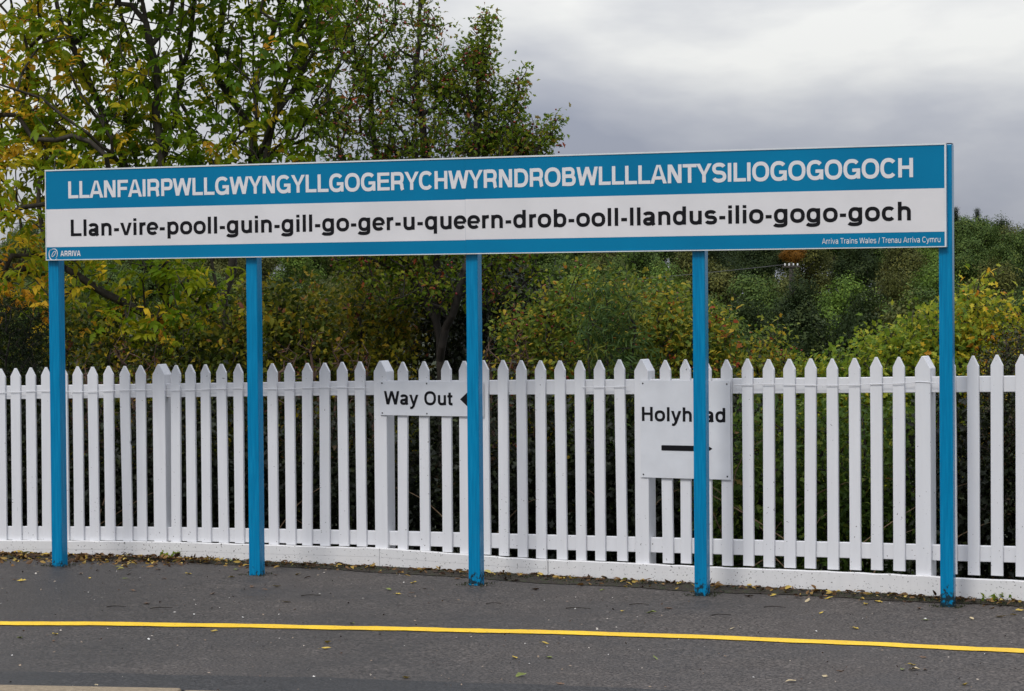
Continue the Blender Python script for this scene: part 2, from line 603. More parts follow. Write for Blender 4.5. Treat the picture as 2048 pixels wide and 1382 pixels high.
# ------------------------------------------------------------------ setting
def platform():
    xs = np.concatenate([np.linspace(-15, -4, 12), np.linspace(-3.8, 3.6, 60), np.linspace(4, 8.5, 8)])
    tt = np.concatenate([np.linspace(0, 0.85, 14), np.linspace(0.87, 1.0, 7)])
    V, F = [], []
    for x in xs:
        y0, y1 = edge_y(x) - 0.02, fence_y(x) + 0.06
        for t in tt:
            y = y0 + (y1 - y0) * t
            V.append((x, y, ground_z(x, y)))
    n, k = len(xs), len(tt)
    for i in range(n - 1):
        for j in range(k - 1):
            F.append((i * k + j, (i + 1) * k + j, (i + 1) * k + j + 1, i * k + j + 1))
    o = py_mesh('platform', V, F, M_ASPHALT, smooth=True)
    tag(o, 'grey worn asphalt station platform surface', kind='structure')
    # dark reinstated strip beside the coping
    V, F = [], []
    xs2 = np.linspace(-15, 8.5, 190)
    for i, x in enumerate(xs2):
        e = 0.012 * math.sin(x * 5.3) + 0.01 * math.sin(x * 13.1 + 1)
        ya, yb = edge_y(x), line_y(x) - 1.66 - 0.028 * (x + 2.5) + e
        for y in (ya, yb):
            V.append((x, y, ground_z(x, y) + 0.0045))
    F = [(2 * i, 2 * i + 2, 2 * i + 3, 2 * i + 1) for i in range(len(xs2) - 1)]
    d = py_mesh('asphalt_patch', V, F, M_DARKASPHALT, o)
    tag(d, 'dark resurfaced asphalt strip along the platform edge')
    # painted line
    V = []
    xs3 = np.linspace(-15, 8.5, 420)
    for x in xs3:
        y = line_y(x) + 0.012 * math.sin(x * 1.9) + 0.006 * math.sin(x * 7.7)
        hw = 0.071 + 0.004 * math.sin(x * 23.0) + 0.003 * math.sin(x * 57.0)
        for s in (-1, 1):
            V.append((x, y + s * hw + 0.0025 * math.sin(x * 91 + s), ground_z(x, y) + 0.0045))
    F = [(2 * i, 2 * i + 2, 2 * i + 3, 2 * i + 1) for i in range(len(xs3) - 1)]
    tag(py_mesh('painted_line', V, F, M_YELLOW, o), 'yellow safety line painted along the platform')
    # coping stones
    x = -15.0
    me_cache = None
    while x < 8.5:
        L = 0.90
        xm = x + L / 2
        sl = (edge_y(xm + 0.1) - edge_y(xm - 0.1)) / 0.2
        if me_cache is None:
            me_cache = box_mesh('coping_stone', -L / 2 + 0.004, L / 2 - 0.004, -0.45, 0, -0.12, 0.012, 0.012)
            me_cache.materials.append(M_COPING)
        c = link_mesh('coping_stone', me_cache, None, o)
        c.location = (xm, edge_y(xm), ground_z(xm, 11.0))
        c.rotation_euler = (0, 0, math.atan(sl))
        x += L * math.cos(math.atan(sl))
    # platform wall down to the track
    V = []
    for x in xs:
        y = edge_y(x) - 0.36
        V += [(x, y, -0.11), (x, y, -1.02)]
    F = [(2 * i, 2 * i + 1, 2 * i + 3, 2 * i + 2) for i in range(len(xs) - 1)]
    py_mesh('platform_wall', V, F, M_BRICK, o)


platform()

HILL_Y = [0, 18, 24, 32, 45, 60, 80, 104, 130, 165, 205, 260, 600, 3000]
HILL_Z = [-0.1, -0.15, -0.6, -2.2, -4.2, -5.4, -6.0, -5.0, -3.6, -1.9, 0.2, 1.5, 3.0, 3.0]


def terrain_z(x, y):
    f = fence_y(max(-16, min(9, x)))
    if y < f + 0.05:
        return -1.02
    d = y - f
    z = float(np.interp(y, HILL_Y, HILL_Z))
    z += 0.05 * math.sin(x * 1.7 + y) * min(1, d / 2) + 0.35 * math.sin(x * 0.07) * math.sin(y * 0.05) * min(1, d / 30)
    return min(z, -0.05) if d < 3 else z


def terrain():
    xs = np.concatenate([[-2500, -900, -300, -120, -60, -35, -22], np.linspace(-16, 9, 60), [14, 22, 35, 60, 120, 300, 900, 2500]])
    offs = [-600, -120, -30, -8, -3, -0.4, 0.04, 0.07, 0.4, 0.9, 1.6, 2.5, 3.5, 5, 7, 10, 14, 20, 27, 36, 48, 62, 80, 100, 140, 220, 400, 900, 2600]
    V, F = [], []
    k = len(offs)
    for x in xs:
        f = fence_y(max(-16, min(9, x)))
        for d in offs:
            y = f + d
            V.append((x, y, terrain_z(x, y)))
    for i in range(len(xs) - 1):
        for j in range(k - 1):
            F.append((i * k + j, (i + 1) * k + j, (i + 1) * k + j + 1, i * k + j + 1))
    o = py_mesh('ground', V, F, M_TERRAIN, smooth=True)
    tag(o, 'rough ground behind the fence rising to the wooded hill', kind='structure')


terrain()

# ------------------------------------------------------------------ lettering: grotesque capitals and lower case built from strokes


class Glyphs:
    def __init__(self, w):
        self.w = w
        self.quads = []

    def quad(self, *p):
        self.quads.append([p])

    def stroke(self, pts, w=None):
        w = (w or self.w) / 2
        pts = np.asarray(pts, float)
        keep = [0] + [i for i in range(1, len(pts)) if np.linalg.norm(pts[i] - pts[i - 1]) > 1e-6]
        pts = pts[keep]
        t = np.diff(pts, axis=0)
        t /= np.linalg.norm(t, axis=1, keepdims=True)
        nn = np.stack([-t[:, 1], t[:, 0]], 1)
        N = [nn[0]]
        for i in range(1, len(nn)):
            m = nn[i - 1] + nn[i]
            m /= np.linalg.norm(m)
            N.append(m / max(0.4, float(np.dot(m, nn[i]))))
        N.append(nn[-1])
        N = np.array(N)
        A, B = pts + N * w, pts - N * w
        self.quads.append([(tuple(A[i]), tuple(B[i]), tuple(B[i + 1]), tuple(A[i + 1])) for i in range(len(pts) - 1)])

    def bar(self, x0, x1, y, w=None):
        self.stroke([(x0, y), (x1, y)], w)

    def stem(self, x, y0, y1, w=None):
        self.stroke([(x, y0), (x, y1)], w)


def arc(cx, cy, rx, ry, a0, a1, n=18, sq=2.35):
    """part of a slightly squared-off oval, as in grotesque lettering"""
    def f(v):
        return math.copysign(abs(v) ** (2.0 / sq), v)
    return [(cx + rx * f(math.cos(R(a0 + (a1 - a0) * i / n))), cy + ry * f(math.sin(R(a0 + (a1 - a0) * i / n)))) for i in range(n + 1)]


def glyph(c, w):
    g = Glyphs(w)
    h = w / 2
    hb = w * 0.88          # horizontals slightly lighter
    k = hb / 2
    X = 0.745
    if c == ' ':
        return g, 0.40
    if c == 'L':
        g.stem(.10 + h, 0, 1); g.bar(.10 + w, .80, k, hb); return g, .84
    if c == 'I':
        g.stem(.19, 0, 1); return g, .385
    if c == 'E':
        g.stem(.10 + h, 0, 1)
        for y, x1 in ((1 - k, .86), (.52, .82), (k, .88)):
            g.bar(.10 + w, x1, y, hb)
        return g, .93
    if c == 'F':
        g.stem(.10 + h, 0, 1); g.bar(.10 + w, .82, 1 - k, hb); g.bar(.10 + w, .75, .50, hb); return g, .86
    if c == 'H':
        g.stem(.10 + h, 0, 1); g.stem(.90 - h, 0, 1); g.bar(.10 + w, .90 - w, .52, hb); return g, 1.0
    if c == 'T':
        g.bar(.03, .83, 1 - k, hb); g.stem(.43, 0, 1 - hb); return g, .86
    if c == 'N':
        g.stem(.10 + h, 0, 1); g.stem(.90 - h, 0, 1)
        wx = 1.22 * w
        g.quad((.10, 1), (.10 + wx, 1), (.90, 0), (.90 - wx, 0)); return g, 1.0
    if c == 'A':
        m, a = .50, .60 * w
        g.quad((.02, 0), (.02 + 1.08 * w, 0), (m + .12 * w, 1), (m - a, 1))
        g.quad((.98 - 1.08 * w, 0), (.98, 0), (m + a, 1), (m - .12 * w, 1))
        g.bar(.25, .75, .30, hb); return g, 1.0
    if c == 'V':
        m, a = .46, .60 * w
        g.quad((.01, 1), (.01 + 1.08 * w, 1), (m + .12 * w, 0), (m - a, 0))
        g.quad((.91 - 1.08 * w, 1), (.91, 1), (m + a, 0), (m - .12 * w, 0)); return g, .92
    if c == 'W':
        a = 1.02 * w
        b = .56 * w
        for (xt, xb) in ((.02 + a / 2, .34), (.655, .34), (.655, .97), (1.29 - a / 2, .97)):
            g.quad((xt - a / 2, 1), (xt + a / 2, 1), (xb + b, 0), (xb - b, 0))
        return g, 1.31
    if c == 'Y':
        g.stem(.46, 0, .46)
        g.quad((.01, 1), (.01 + 1.12 * w, 1), (.46 + .5 * w, .36), (.46 - .5 * w, .40))
        g.quad((.91 - 1.12 * w, 1), (.91, 1), (.46 + .5 * w, .40), (.46 - .5 * w, .36)); return g, .92
    if c == 'O':
        g.stroke(arc(.54, .5, .48 - h, .515 - k, 0, 360, 40)); return g, 1.08
    if c == 'C':
        g.stroke(arc(.51, .5, .45 - h, .515 - k, 40, 320, 34)); return g, 1.0
    if c == 'G':
        g.stroke(arc(.54, .5, .47 - h, .515 - k, 42, 338, 34)); g.bar(.56, .99, .44, hb); g.stem(.99 - .42 * w, .0, .44, .84 * w); return g, 1.08
    if c == 'D':
        g.stem(.10 + h, 0, 1)
        g.stroke([(.10 + w, 1 - k), (.48, 1 - k)] + arc(.48, .5, .46 - h, .5 - k, 90, -90, 24)[1:] + [(.10 + w, k)]); return g, 1.0
    if c in 'PR':
        g.stem(.10 + h, 0, 1)
        y0 = .43
        cy = (1 - k + y0) / 2
        xe = .58 if c == 'P' else .60
        g.stroke([(.10 + w, 1 - k), (xe, 1 - k)] + arc(xe, cy, .30 - h, 1 - k - cy, 90, -90, 16)[1:] + [(.10 + w, y0)])
        if c == 'R':
            g.stroke([(.58, y0), (.68, y0 - .02), (.755, y0 - .09), (.78, y0 - .2), (.79, .1), (.83, 0)])
            return g, 1.0
        return g, .93
    if c == 'B':
        g.stem(.10 + h, 0, 1)
        for ya, yb, xe, rr in ((1 - k, .525, .56, .29), (.525, k, .58, .33)):
            cy = (ya + yb) / 2
            g.stroke([(.10 + w, ya), (xe, ya)] + arc(xe, cy, rr - h, ya - cy, 90, -90, 14)[1:] + [(.10 + w, yb)])
        return g, 1.0
    if c in 'Ss':
        H, cx, rx = (1.0, .47, .41 - h) if c == 'S' else (X, .39, .34 - h)
        o = .015
        mid = H * .505
        ry1 = (H + o - k - mid) / 2
        ry2 = (mid - k + o) / 2
        up = arc(cx, mid + ry1, rx * .94, ry1, 22, 262, 22)
        lo = arc(cx, mid - ry2, rx, ry2, 82, -160, 22)
        g.stroke(up + lo)
        return g, (.94 if c == 'S' else .78)
    if c == 'l':
        g.stem(.19, 0, 1); return g, .385
    if c == 'i':
        g.stem(.19, 0, X); g.stem(.19, .84, 1.0); return g, .385
    ry = .385 - k
    if c == 'o':
        g.stroke(arc(.425, X / 2, .385 - h, ry, 0, 360, 34)); return g, .85
    if c == 'c':
        g.stroke(arc(.41, X / 2, .36 - h, ry, 42, 318, 28)); return g, .78
    if c == 'e':
        g.stroke(arc(.40, X / 2, .37 - h, ry, 0, 318, 30)); g.bar(.40 - .37 + h, .77 - h * .8, X / 2 - .01, hb * .85); return g, .79
    if c in 'dqg':
        g.stroke(arc(.40, X / 2, .355 - h, ry, 0, 360, 32))
        xr = .76 - h
        if c == 'd':
            g.stem(xr, 0, 1)
        elif c == 'q':
            g.stem(xr, -.25, X)
        else:
            g.stroke([(xr, X), (xr, -.03)] + arc(xr - .305, -.03, .305, .215 - k, 0, -158, 18)[1:])
        return g, .86
    if c in 'bp':
        g.stroke(arc(.455, X / 2, .355 - h, ry, 0, 360, 32))
        g.stem(.10 + h, 0 if c == 'b' else -.25, 1 if c == 'b' else X)
        return g, .86
    if c in 'nhm':
        g.stem(.09 + h, 0, X if c != 'h' else 1)
        n = 2 if c == 'm' else 1
        ww = .66 if n == 1 else .60
        x0 = .09 + h
        for _ in range(n):
            x1 = x0 + ww - w
            cx = (x0 + x1) / 2
            g.stroke(arc(cx, X - .30, (x1 - x0) / 2, .31 - k, 172, 0, 16) + [(x1, 0)])
            x0 = x1
        return g, x0 + h + .09
    if c == 'u':
        x0, x1 = .09 + h, .75 - h
        g.stem(x1, 0, X)
        g.stroke([(x0, X), (x0, .30)] + arc((x0 + x1) / 2, .30, (x1 - x0) / 2, .31 - k, 180, 352, 16)[1:]); return g, .84
    if c == 'r':
        x0 = .09 + h
        g.stem(x0, 0, X)
        g.stroke(arc(x0 + .26, X - .30, .26, .30 - k, 172, 84, 10)); return g, .53
    if c == 'a':
        xr = .68 - h
        g.stroke([(xr + .05, 0), (xr, .10), (xr, .50)] + arc(xr - .265 + h * .3, .50, .265 - h * .3, X + .012 - k - .50, 0, 158, 16)[1:])
        g.stroke(arc(.335, .21, .295 - h, .22 - k, 0, 360, 24)); g.stroke([(.36, .21 + .22 - k), (xr, .47)], hb * .9)
        return g, .78
    if c == 't':
        g.stroke([(.20, .93), (.20, .18)] + arc(.31, .18, .11, .18 - k, 180, 270, 8)[1:] + [(.43, k)]); g.bar(.02, .42, X - k, hb); return g, .46
    if c in 'vy':
        m, a = .385, .55 * w
        g.quad((.01, X), (.01 + 1.05 * w, X), (m + .3 * w, 0), (m - a, 0))
        if c == 'v':
            g.quad((.76 - 1.05 * w, X), (.76, X), (m + a, 0), (m - .3 * w, 0))
        else:
            xb = m - .115
            g.quad((.76 - 1.05 * w, X), (.76, X), (xb + a + .05, -.16), (xb - a + .05, -.16))
            g.stroke([(xb + .06, -.10), (xb - .0, -.20), (xb - .08, -.235), (xb - .19, -.22)], hb)
        return g, .77
    if c == '-':
        g.bar(.07, .39, .34, w * .95); return g, .46
    if c == '/':
        g.quad((.02, -.08), (.02 + w, -.08), (.42, 1.02), (.42 - w, 1.02)); return g, .44
    return g, .5


def text_mesh(name, text, x0, x1, base, cap, w, mat, parent, y=-0.0012, track=0.0):
    """lettering lying in the local x-z plane, facing -y, fitted between x0 and x1"""
    total, items = 0.0, []
    for c in text:
        g, adv = glyph(c, w)
        items.append((g, total))
        total += adv + track
    ink0, ink1 = 1e9, -1e9
    for g, ox in items:
        for st in g.quads:
            for q in st:
                for p in q:
                    ink0, ink1 = min(ink0, ox + p[0]), max(ink1, ox + p[0])
    sx_full = (x1 - x0) / (ink1 - ink0)
    for g, ox in items:
        V, F = [], []
        for s, st in enumerate(g.quads):
            for q in st:
                b = len(V)
                for p in q:
                    V.append((x0 + (ox + p[0] - ink0) * sx_full, y - 0.00022 * s, base + p[1] * cap))
                F.append((b, b + 1, b + 2, b + 3))
        if not V:
            continue
        out = []                                    # all facing -y
        for f in F:
            a, b2, c2 = (Vector(V[i]) for i in f[:3])
            out.append(f if (b2 - a).cross(c2 - a).y < 0 else f[::-1])
        par = parent
        if isinstance(parent, list):
            par = parent[0] if V[0][0] < SEAM else parent[1]
        py_mesh('letter', V, out, mat, par)
    return None, sx_full / cap


def flat_poly(name, pts, mat, parent, y):
    V = [(p[0], y, p[1]) for p in pts]
    a = sum(pts[i][0] * pts[(i + 1) % len(pts)][1] - pts[(i + 1) % len(pts)][0] * pts[i][1] for i in range(len(pts)))
    f = tuple(range(len(pts)))
    return py_mesh(name, V, [f if a > 0 else f[::-1]], mat, parent)


# ------------------------------------------------------------------ the long station sign
SIGN_YAW = R(-19.835)
sign = empty('station_sign', (-3.0912, 15.623, 0.0), SIGN_YAW)
tag(sign, 'very long blue and white station name board on five blue posts', 'sign')
SL, ST, SB = 5.962, 2.671, 2.0705
SEAM = 2.985
PANELS = []
for a, b in ((0.006, SEAM - 0.0003), (SEAM + 0.0003, SL - 0.006)):
    dz = 0.0 if a < 1 else 0.002
    p = box('name_panel', (a, b, 0.0, 0.024, SB + 0.005 + dz, ST - 0.006 + dz), M_BLUE, sign)
    PANELS.append(p)
    st = flat_poly('white_band', [(a, 2.158 + dz), (b, 2.158 + dz), (b, 2.409 + dz), (a, 2.409 + dz)], M_SIGNWHITE, p, -0.0008)
fr = [('frame_top', (0, SL, -0.004, 0.030, ST - 0.009, ST)), ('frame_bottom', (0, SL, -0.004, 0.030, SB, SB + 0.0055)),
      ('frame_left', (0, 0.006, -0.0038, 0.0298, SB + 0.0056, ST - 0.0091)), ('frame_right', (SL - 0.009, SL, -0.0038, 0.0298, SB + 0.0056, ST - 0.0091))]
for nme, d in fr:
    box(nme, d, M_ALU, sign)
for i, px in enumerate((-0.003, 1.455, 2.973, 4.432, 5.912)):
    b = box('post', (px, px + 0.078, 0.0305, 0.1085, -0.35, ST - 0.004), M_POST, sign, 0.005)
    c = box('post_cap', (px + 0.003, px + 0.075, 0.0335, 0.1055, ST - 0.0039, ST + 0.002), M_CAP, b)
t1, r1 = text_mesh('name_lettering', 'LLANFAIRPWLLGWYNGYLLGOGERYCHWYRNDROBWLLLLANTYSILIOGOGOGOCH', 0.175, 5.771, 2.479, 0.112, 0.20, M_LETTERW, PANELS, track=-0.065)
t2, r2 = text_mesh('pronunciation_lettering', 'Llan-vire-pooll-guin-gill-go-ger-u-queern-drob-ooll-llandus-ilio-gogo-goch', 0.191, 5.757, 2.229, 0.109, 0.195, M_LETTERK, PANELS, y=-0.0022)
t3, r3 = text_mesh('operator_lettering', 'Arriva Trains Wales / Trenau Arriva Cymru', 5.232, 5.928, 2.0995, 0.0325, 0.13, M_LETTERW, PANELS)
t4, r4 = text_mesh('logo_lettering', 'ARRIVA', 0.110, 0.262, 2.097, 0.036, 0.22, M_LETTERW, PANELS)
print('letter aspect', r1, r2, r3, r4)


def emblem():
    V, F = [], []

    def crescent(pts, ws, lift):
        pts = np.array(pts)
        t = np.gradient(pts, axis=0)
        t /= np.linalg.norm(t, axis=1, keepdims=True)
        n = np.stack([-t[:, 1], t[:, 0]], 1)
        b = len(V)
        for p, q, w in zip(pts, n, ws):
            V.append((p[0] + q[0] * w / 2, -0.0014 - lift, p[1] + q[1] * w / 2))
            V.append((p[0] - q[0] * w / 2, -0.0014 - lift, p[1] - q[1] * w / 2))
        for i in range(len(pts) - 1):
            F.append((b + 2 * i, b + 2 * i + 1, b + 2 * i + 3, b + 2 * i + 2))
    cx, cz = 0.0575, 2.1115
    n = 26
    w = [0.0012 + 0.0068 * math.sin(math.pi * i / n) for i in range(n + 1)]
    crescent(arc(cx, cz, .0335, .0385, 125, 322, n), w, 0)
    crescent(arc(cx + .003, cz + .004, .0265, .031, 140, -62, n), [0.8 * x for x in w], 0.0003)
    e = [(cx + .002 + .021 * math.cos(a) * math.cos(.95) - .0085 * math.sin(a) * math.sin(.95), cz + .002 + .021 * math.cos(a) * math.sin(.95) + .0085 * math.sin(a) * math.cos(.95)) for a in np.linspace(0, 2 * math.pi, 31)]
    crescent(e, [0.0042] * 31, 0.0006)
    py_mesh('logo_emblem', V, F, M_LETTERW, PANELS[0])


emblem()

# ------------------------------------------------------------------ picket fence
PK = [(-3.593, 1.335), (-3.483, 1.338), (-3.371, 1.34), (-3.26, 1.342), (-3.139, 1.344), (-3.03, 1.346), (-2.922, 1.347), (-2.806, 1.349), (-2.691, 1.352), (-2.576, 1.354), (-2.322, 1.357), (-2.216, 1.358), (-2.108, 1.36), (-1.992, 1.362), (-1.871, 1.363), (-1.75, 1.366), (-1.63, 1.369), (-1.51, 1.371), (-1.384, 1.373), (-1.264, 1.375), (-1.142, 1.377), (-1.021, 1.381), (-0.728, 1.384), (-0.587, 1.386), (-0.436, 1.389), (-0.317, 1.391), (-0.192, 1.393), (-0.064, 1.395), (0.055, 1.396), (0.178, 1.397), (0.302, 1.398), (0.429, 1.399), (0.551, 1.4), (0.676, 1.401), (0.958, 1.402), (1.08, 1.404), (1.203, 1.406), (1.327, 1.408), (1.45, 1.41), (1.575, 1.411), (1.696, 1.414), (1.82, 1.416), (1.943, 1.418), (2.069, 1.42), (2.192, 1.422), (2.318, 1.425), (2.598, 1.434), (2.726, 1.438), (2.855, 1.443), (2.986, 1.447)]
POSTS = [(-7.2, 1.30), (-5.6, 1.32), (-4.02, 1.335), (-2.442, 1.361), (-0.878, 1.388), (0.815, 1.405), (2.453, 1.431), (4.1, 1.47), (5.7, 1.50)]
for a, b in zip(POSTS[:-1], POSTS[1:]):           # the run goes on beyond the frame
    if b[0] <= -4.0 or a[0] >= 2.4 or b[0] == -2.442:
        n = round((b[0] - a[0] - 0.26) / 0.123)
        for i in range(n + 1):
            x = a[0] + 0.135 + (b[0] - a[0] - 0.27) * i / n
            if x < -3.65 or x > 3.05:
                PK.append((x, a[1] + (b[1] - a[1]) * i / n - 0.01))
fence = empty('picket_fence', (0, 15.2, 0))
tag(fence, 'white painted wooden picket fence on a low concrete base along the platform', 'fence')


def fence_dir(x):
    return math.atan2(fence_y(x + 0.02) - fence_y(x - 0.02), 0.04)


def fplace(o, x, z=0.0, back=0.0, rz=None):
    a = fence_dir(x) if rz is None else rz
    o.parent = fence
    o.location = (x - math.sin(a) * back, fence_y(x) + math.cos(a) * back - 15.2, z)
    o.rotation_euler[2] = a


def picket_mesh(k):
    r = random.Random(k)
    w = 0.0355
    zs = [-1.25, -0.9, -0.45, -0.062]
    pts = []
    for z in zs:
        pts.append((-w + r.uniform(-.0012, .0012), z))
    pts += [(-0.006 + r.uniform(-.002, .002), -0.003), (0.006 + r.uniform(-.002, .002), -0.003)]
    rs = [(w + r.uniform(-.0012, .0012), z) for z in reversed(zs)]
    if k in (2, 5):                                # a knocked edge
        zc = -0.55 if k == 2 else -0.13
        rs = rs[:1] + [(w, zc + 0.014), (w - 0.006, zc + 0.004), (w - 0.004, zc - 0.012), (w, zc - 0.02)] + rs[1:]
        rs.sort(key=lambda p: -p[1])
    pts += rs
    pts = pts[::-1]
    n = len(pts)
    bm = bmesh.new()
    fv = [bm.verts.new((p[0], 0.0, p[1])) for p in pts]
    bv = [bm.verts.new((p[0], 0.020, p[1])) for p in pts]
    bm.faces.new(fv)
    bm.faces.new(bv[::-1])
    for i in range(n):
        j = (i + 1) % n
        bm.faces.new((fv[i], bv[i], bv[j], fv[j]))
    bmesh.ops.recalc_face_normals(bm, faces=bm.faces[:])
    bmesh.ops.bevel(bm, geom=[e for e in bm.edges if all(abs(v.co.y) < 1e-6 for v in e.verts)], offset=0.0022, segments=1, affect='EDGES')
    me = bpy.data.meshes.new('picket')
    bm.to_mesh(me)
    bm.free()
    me.materials.append(M_PICKET)
    return me


PMESH = [picket_mesh(k) for k in range(7)]


def rail_z(x):      # top of the top rail, bottom of the low rail
    return (float(np.interp(x, [-9, -3.597, -2.508, -1.857, -.95, -.08, .682, 1.409, 2.158, 2.844, 6], [1.15, 1.208, 1.222, 1.236, 1.251, 1.263, 1.273, 1.29, 1.299, 1.314, 1.37])),
            float(np.interp(x, [-9, -3.6, -2.5, -1.857, -.95, -.08, .682, 1.409, 2.158, 2.844, 6], [.07, .126, .134, .139, .154, .168, .179, .189, .199, .212, .26])))


def base_z(x):
    return float(np.interp(x, [-9, -3.6, -2.69, -1.86, -.878, -.877, -.41, -.08, .237, 1.4, 2.55, 2.56, 6], [.122, .122, .131, .131, .138, .137, .122, .114, .109, .111, .116, .110, .11]))


for i, (x, zt) in enumerate(sorted(PK)):
    gap = float(np.interp(x, [-4, -.9, .3, 2, 3], [0.002, 0.003, 0.006, 0.016, 0.026]))
    zb = base_z(x) + gap
    k = 5 if abs(x + 2.322) < 0.01 else (2 if abs(x + 2.692) < 0.01 else random.choice((0, 1, 3, 4, 6)))
    p = bpy.data.objects.new('picket', PMESH[k])
    COL.objects.link(p)
    fplace(p, x, zt + random.uniform(-.003, .003), random.uniform(-.002, .002))
    p.rotation_euler[1] = random.gauss(0, 0.0045)
    p.scale = (random.uniform(.97, 1.03), 1, (zt - zb) / 1.25)


def fence_post_mesh():
    w = 0.047
    prof = [(-w, -1.5), (-w, -0.075), (-0.006, -0.002), (0.006, -0.002), (w, -0.075), (w, -1.5)]
    bm = bmesh.new()
    f = [bm.verts.new((p[0], 0, p[1])) for p in prof]
    b = [bm.verts.new((p[0], 0.118, p[1])) for p in prof]
    bm.faces.new(f)
    bm.faces.new(b[::-1])
    for i in range(6):
        j = (i + 1) % 6
        bm.faces.new((f[i], b[i], b[j], f[j]))
    bmesh.ops.recalc_face_normals(bm, faces=bm.faces[:])
    bmesh.ops.bevel(bm, geom=bm.edges[:], offset=0.003, segments=1, affect='EDGES')
    me = bpy.data.meshes.new('fence_post')
    bm.to_mesh(me)
    bm.free()
    me.materials.append(M_PICKET)
    return me


FPM = fence_post_mesh()
for x, zt in POSTS:
    p = bpy.data.objects.new('fence_post', FPM)
    COL.objects.link(p)
    fplace(p, x, zt, -0.006)
for (xa, _), (xb, _) in zip(POSTS[:-1], POSTS[1:]):
    for top in (True, False):
        L = math.hypot(xb - xa, fence_y(xb) - fence_y(xa))
        za, zb = (rail_z(xa)[0] - 0.0475, rail_z(xb)[0] - 0.0475) if top else (rail_z(xa)[1] + 0.0475, rail_z(xb)[1] + 0.0475)
        me = box_mesh('rail', 0.03, L - 0.03, 0.0206, 0.060, -0.0475, 0.0475, 0.004)
        o = link_mesh('rail', me, M_PICKET, fence)
        o.location = (xa, fence_y(xa) - 15.2, za)
        o.rotation_euler = (0, -math.atan2(zb - za, L), math.atan2(fence_y(xb) - fence_y(xa), xb - xa))


def kerb_board(xa, xb, groove):
    n = max(2, int((xb - xa) / 0.09))
    prof = [(-0.040, 0.0), (-0.040, -0.055), (-0.038, -0.0555), (-0.038, -0.0575), (-0.040, -0.058), (-0.041, -0.35), (0.030, -0.35), (0.030, 0.0), (-0.034, 0.005)]
    if not groove:
        prof[1:5] = [(-0.040, -0.05), (-0.0402, -0.06), (-0.0403, -0.07), (-0.0404, -0.08)]
    k = len(prof)
    V, F = [], []
    for i in range(n + 1):
        x = xa + (xb - xa) * i / n
        a = fence_dir(min(max(x, xa + 0.03), xb - 0.03))
        jz = 0.002 * math.sin(x * 31) + 0.0015 * math.sin(x * 73 + 1)
        for (by, z) in prof:
            V.append((x - math.sin(a) * by, fence_y(x) + math.cos(a) * by - 15.2, base_z(min(max(x, xa + 0.002), xb - 0.002)) + z + (jz if z > -0.02 else 0)))
    for i in range(n):
        for j in range(k):
            q = (j + 1) % k
            F.append((i * k + j, i * k + q, (i + 1) * k + q, (i + 1) * k + j))
    F.append(tuple(range(k))[::-1])
    F.append(tuple(n * k + j for j in range(k)))
    o = py_mesh('base_board', V, F, M_KERB, fence)
    bm = bmesh.new()
    bm.from_mesh(o.data)
    bmesh.ops.recalc_face_normals(bm, faces=bm.faces[:])
    bm.to_mesh(o.data)
    bm.free()


for a, b, gr in ((-9, -5.6, True), (-5.597, -3.9, True), (-3.898, -0.8795, True), (-0.8745, 0.2345, True), (0.2395, 2.555, False), (2.5565, 5.0, False), (5.003, 8, False)):
    kerb_board(a, b, gr)
# painted cable stapled along the top rail
for a, b in ((-3.95, -2.49), (-2.40, -0.95), (-0.05, 0.0), (0.45, 0.74), (1.37, 2.62)):
    pts = []
    n = max(3, int((b - a) / 0.06))
    for i in range(n + 1):
        x = a + (b - a) * i / n
        al = fence_dir(x)
        z = rail_z(x)[0] - 0.043 + 0.004 * math.sin(x * 9) + (0.014 * math.exp(-((x - 2.45) / 0.09) ** 2))
        pts.append((x + math.sin(al) * 0.009, fence_y(x) - math.cos(al) * 0.009 - 15.2, z))
    if len(pts) > 4:
        polyline_tube('cable', pts, 0.0022, M_PICKET, fence, 5)

# ------------------------------------------------------------------ the two plates on the fence
PLATE_YAW = math.atan2(14.033 - 15.63, 2.453 + 0.878)


def plate_root(name, x, z, label, back):
    a = fence_dir(x + 0.25)
    o = empty(name, (x - math.sin(a) * back, fence_y(x) + math.cos(a) * back, z), a)
    tag(o, label, 'sign')
    return o, 1.0 / math.cos(a)


def screws(root, pts):
    me = None
    for (x, z) in pts:
        if me is None:
            bm = bmesh.new()
            bmesh.ops.create_cone(bm, cap_ends=True, segments=10, radius1=0.0055, radius2=0.0035, depth=0.004)
            bmesh.ops.rotate(bm, verts=bm.verts, cent=(0, 0, 0), matrix=Matrix.Rotation(R(90), 3, 'X'))
            me = bpy.data.meshes.new('screw')
            bm.to_mesh(me)
            bm.free()
            me.materials.append(M_SCREW)
        o = link_mesh('screw', me, None, root)
        o.location = (x, -0.002, z)


w_, k_ = plate_root('way_out_sign', -0.873, 1.025, 'small white plate on the fence reading Way Out with a black arrow', -0.014)
WL = 0.690 * k_
wp_ = box('plate', (0, WL, 0, 0.005, 0, 0.228), M_PLATE, w_, 0.001)
text_mesh('lettering', 'Way Out', 0.026 * k_, 0.487 * k_, 0.072, 0.089, 0.195, M_LETTERK, wp_)
ar = [(0.537, .112), (0.585, .158), (0.585, .128), (0.662, .128), (0.662, .096), (0.585, .096), (0.585, .066)]
flat_poly('arrow', [(a * k_, b) for a, b in ar], M_LETTERK, w_, -0.0014)
screws(w_, [(0.014, 0.015), (0.014, 0.213), (0.315 * k_, 0.015), (0.315 * k_, 0.213), (0.675 * k_, 0.015), (0.675 * k_, 0.213)])

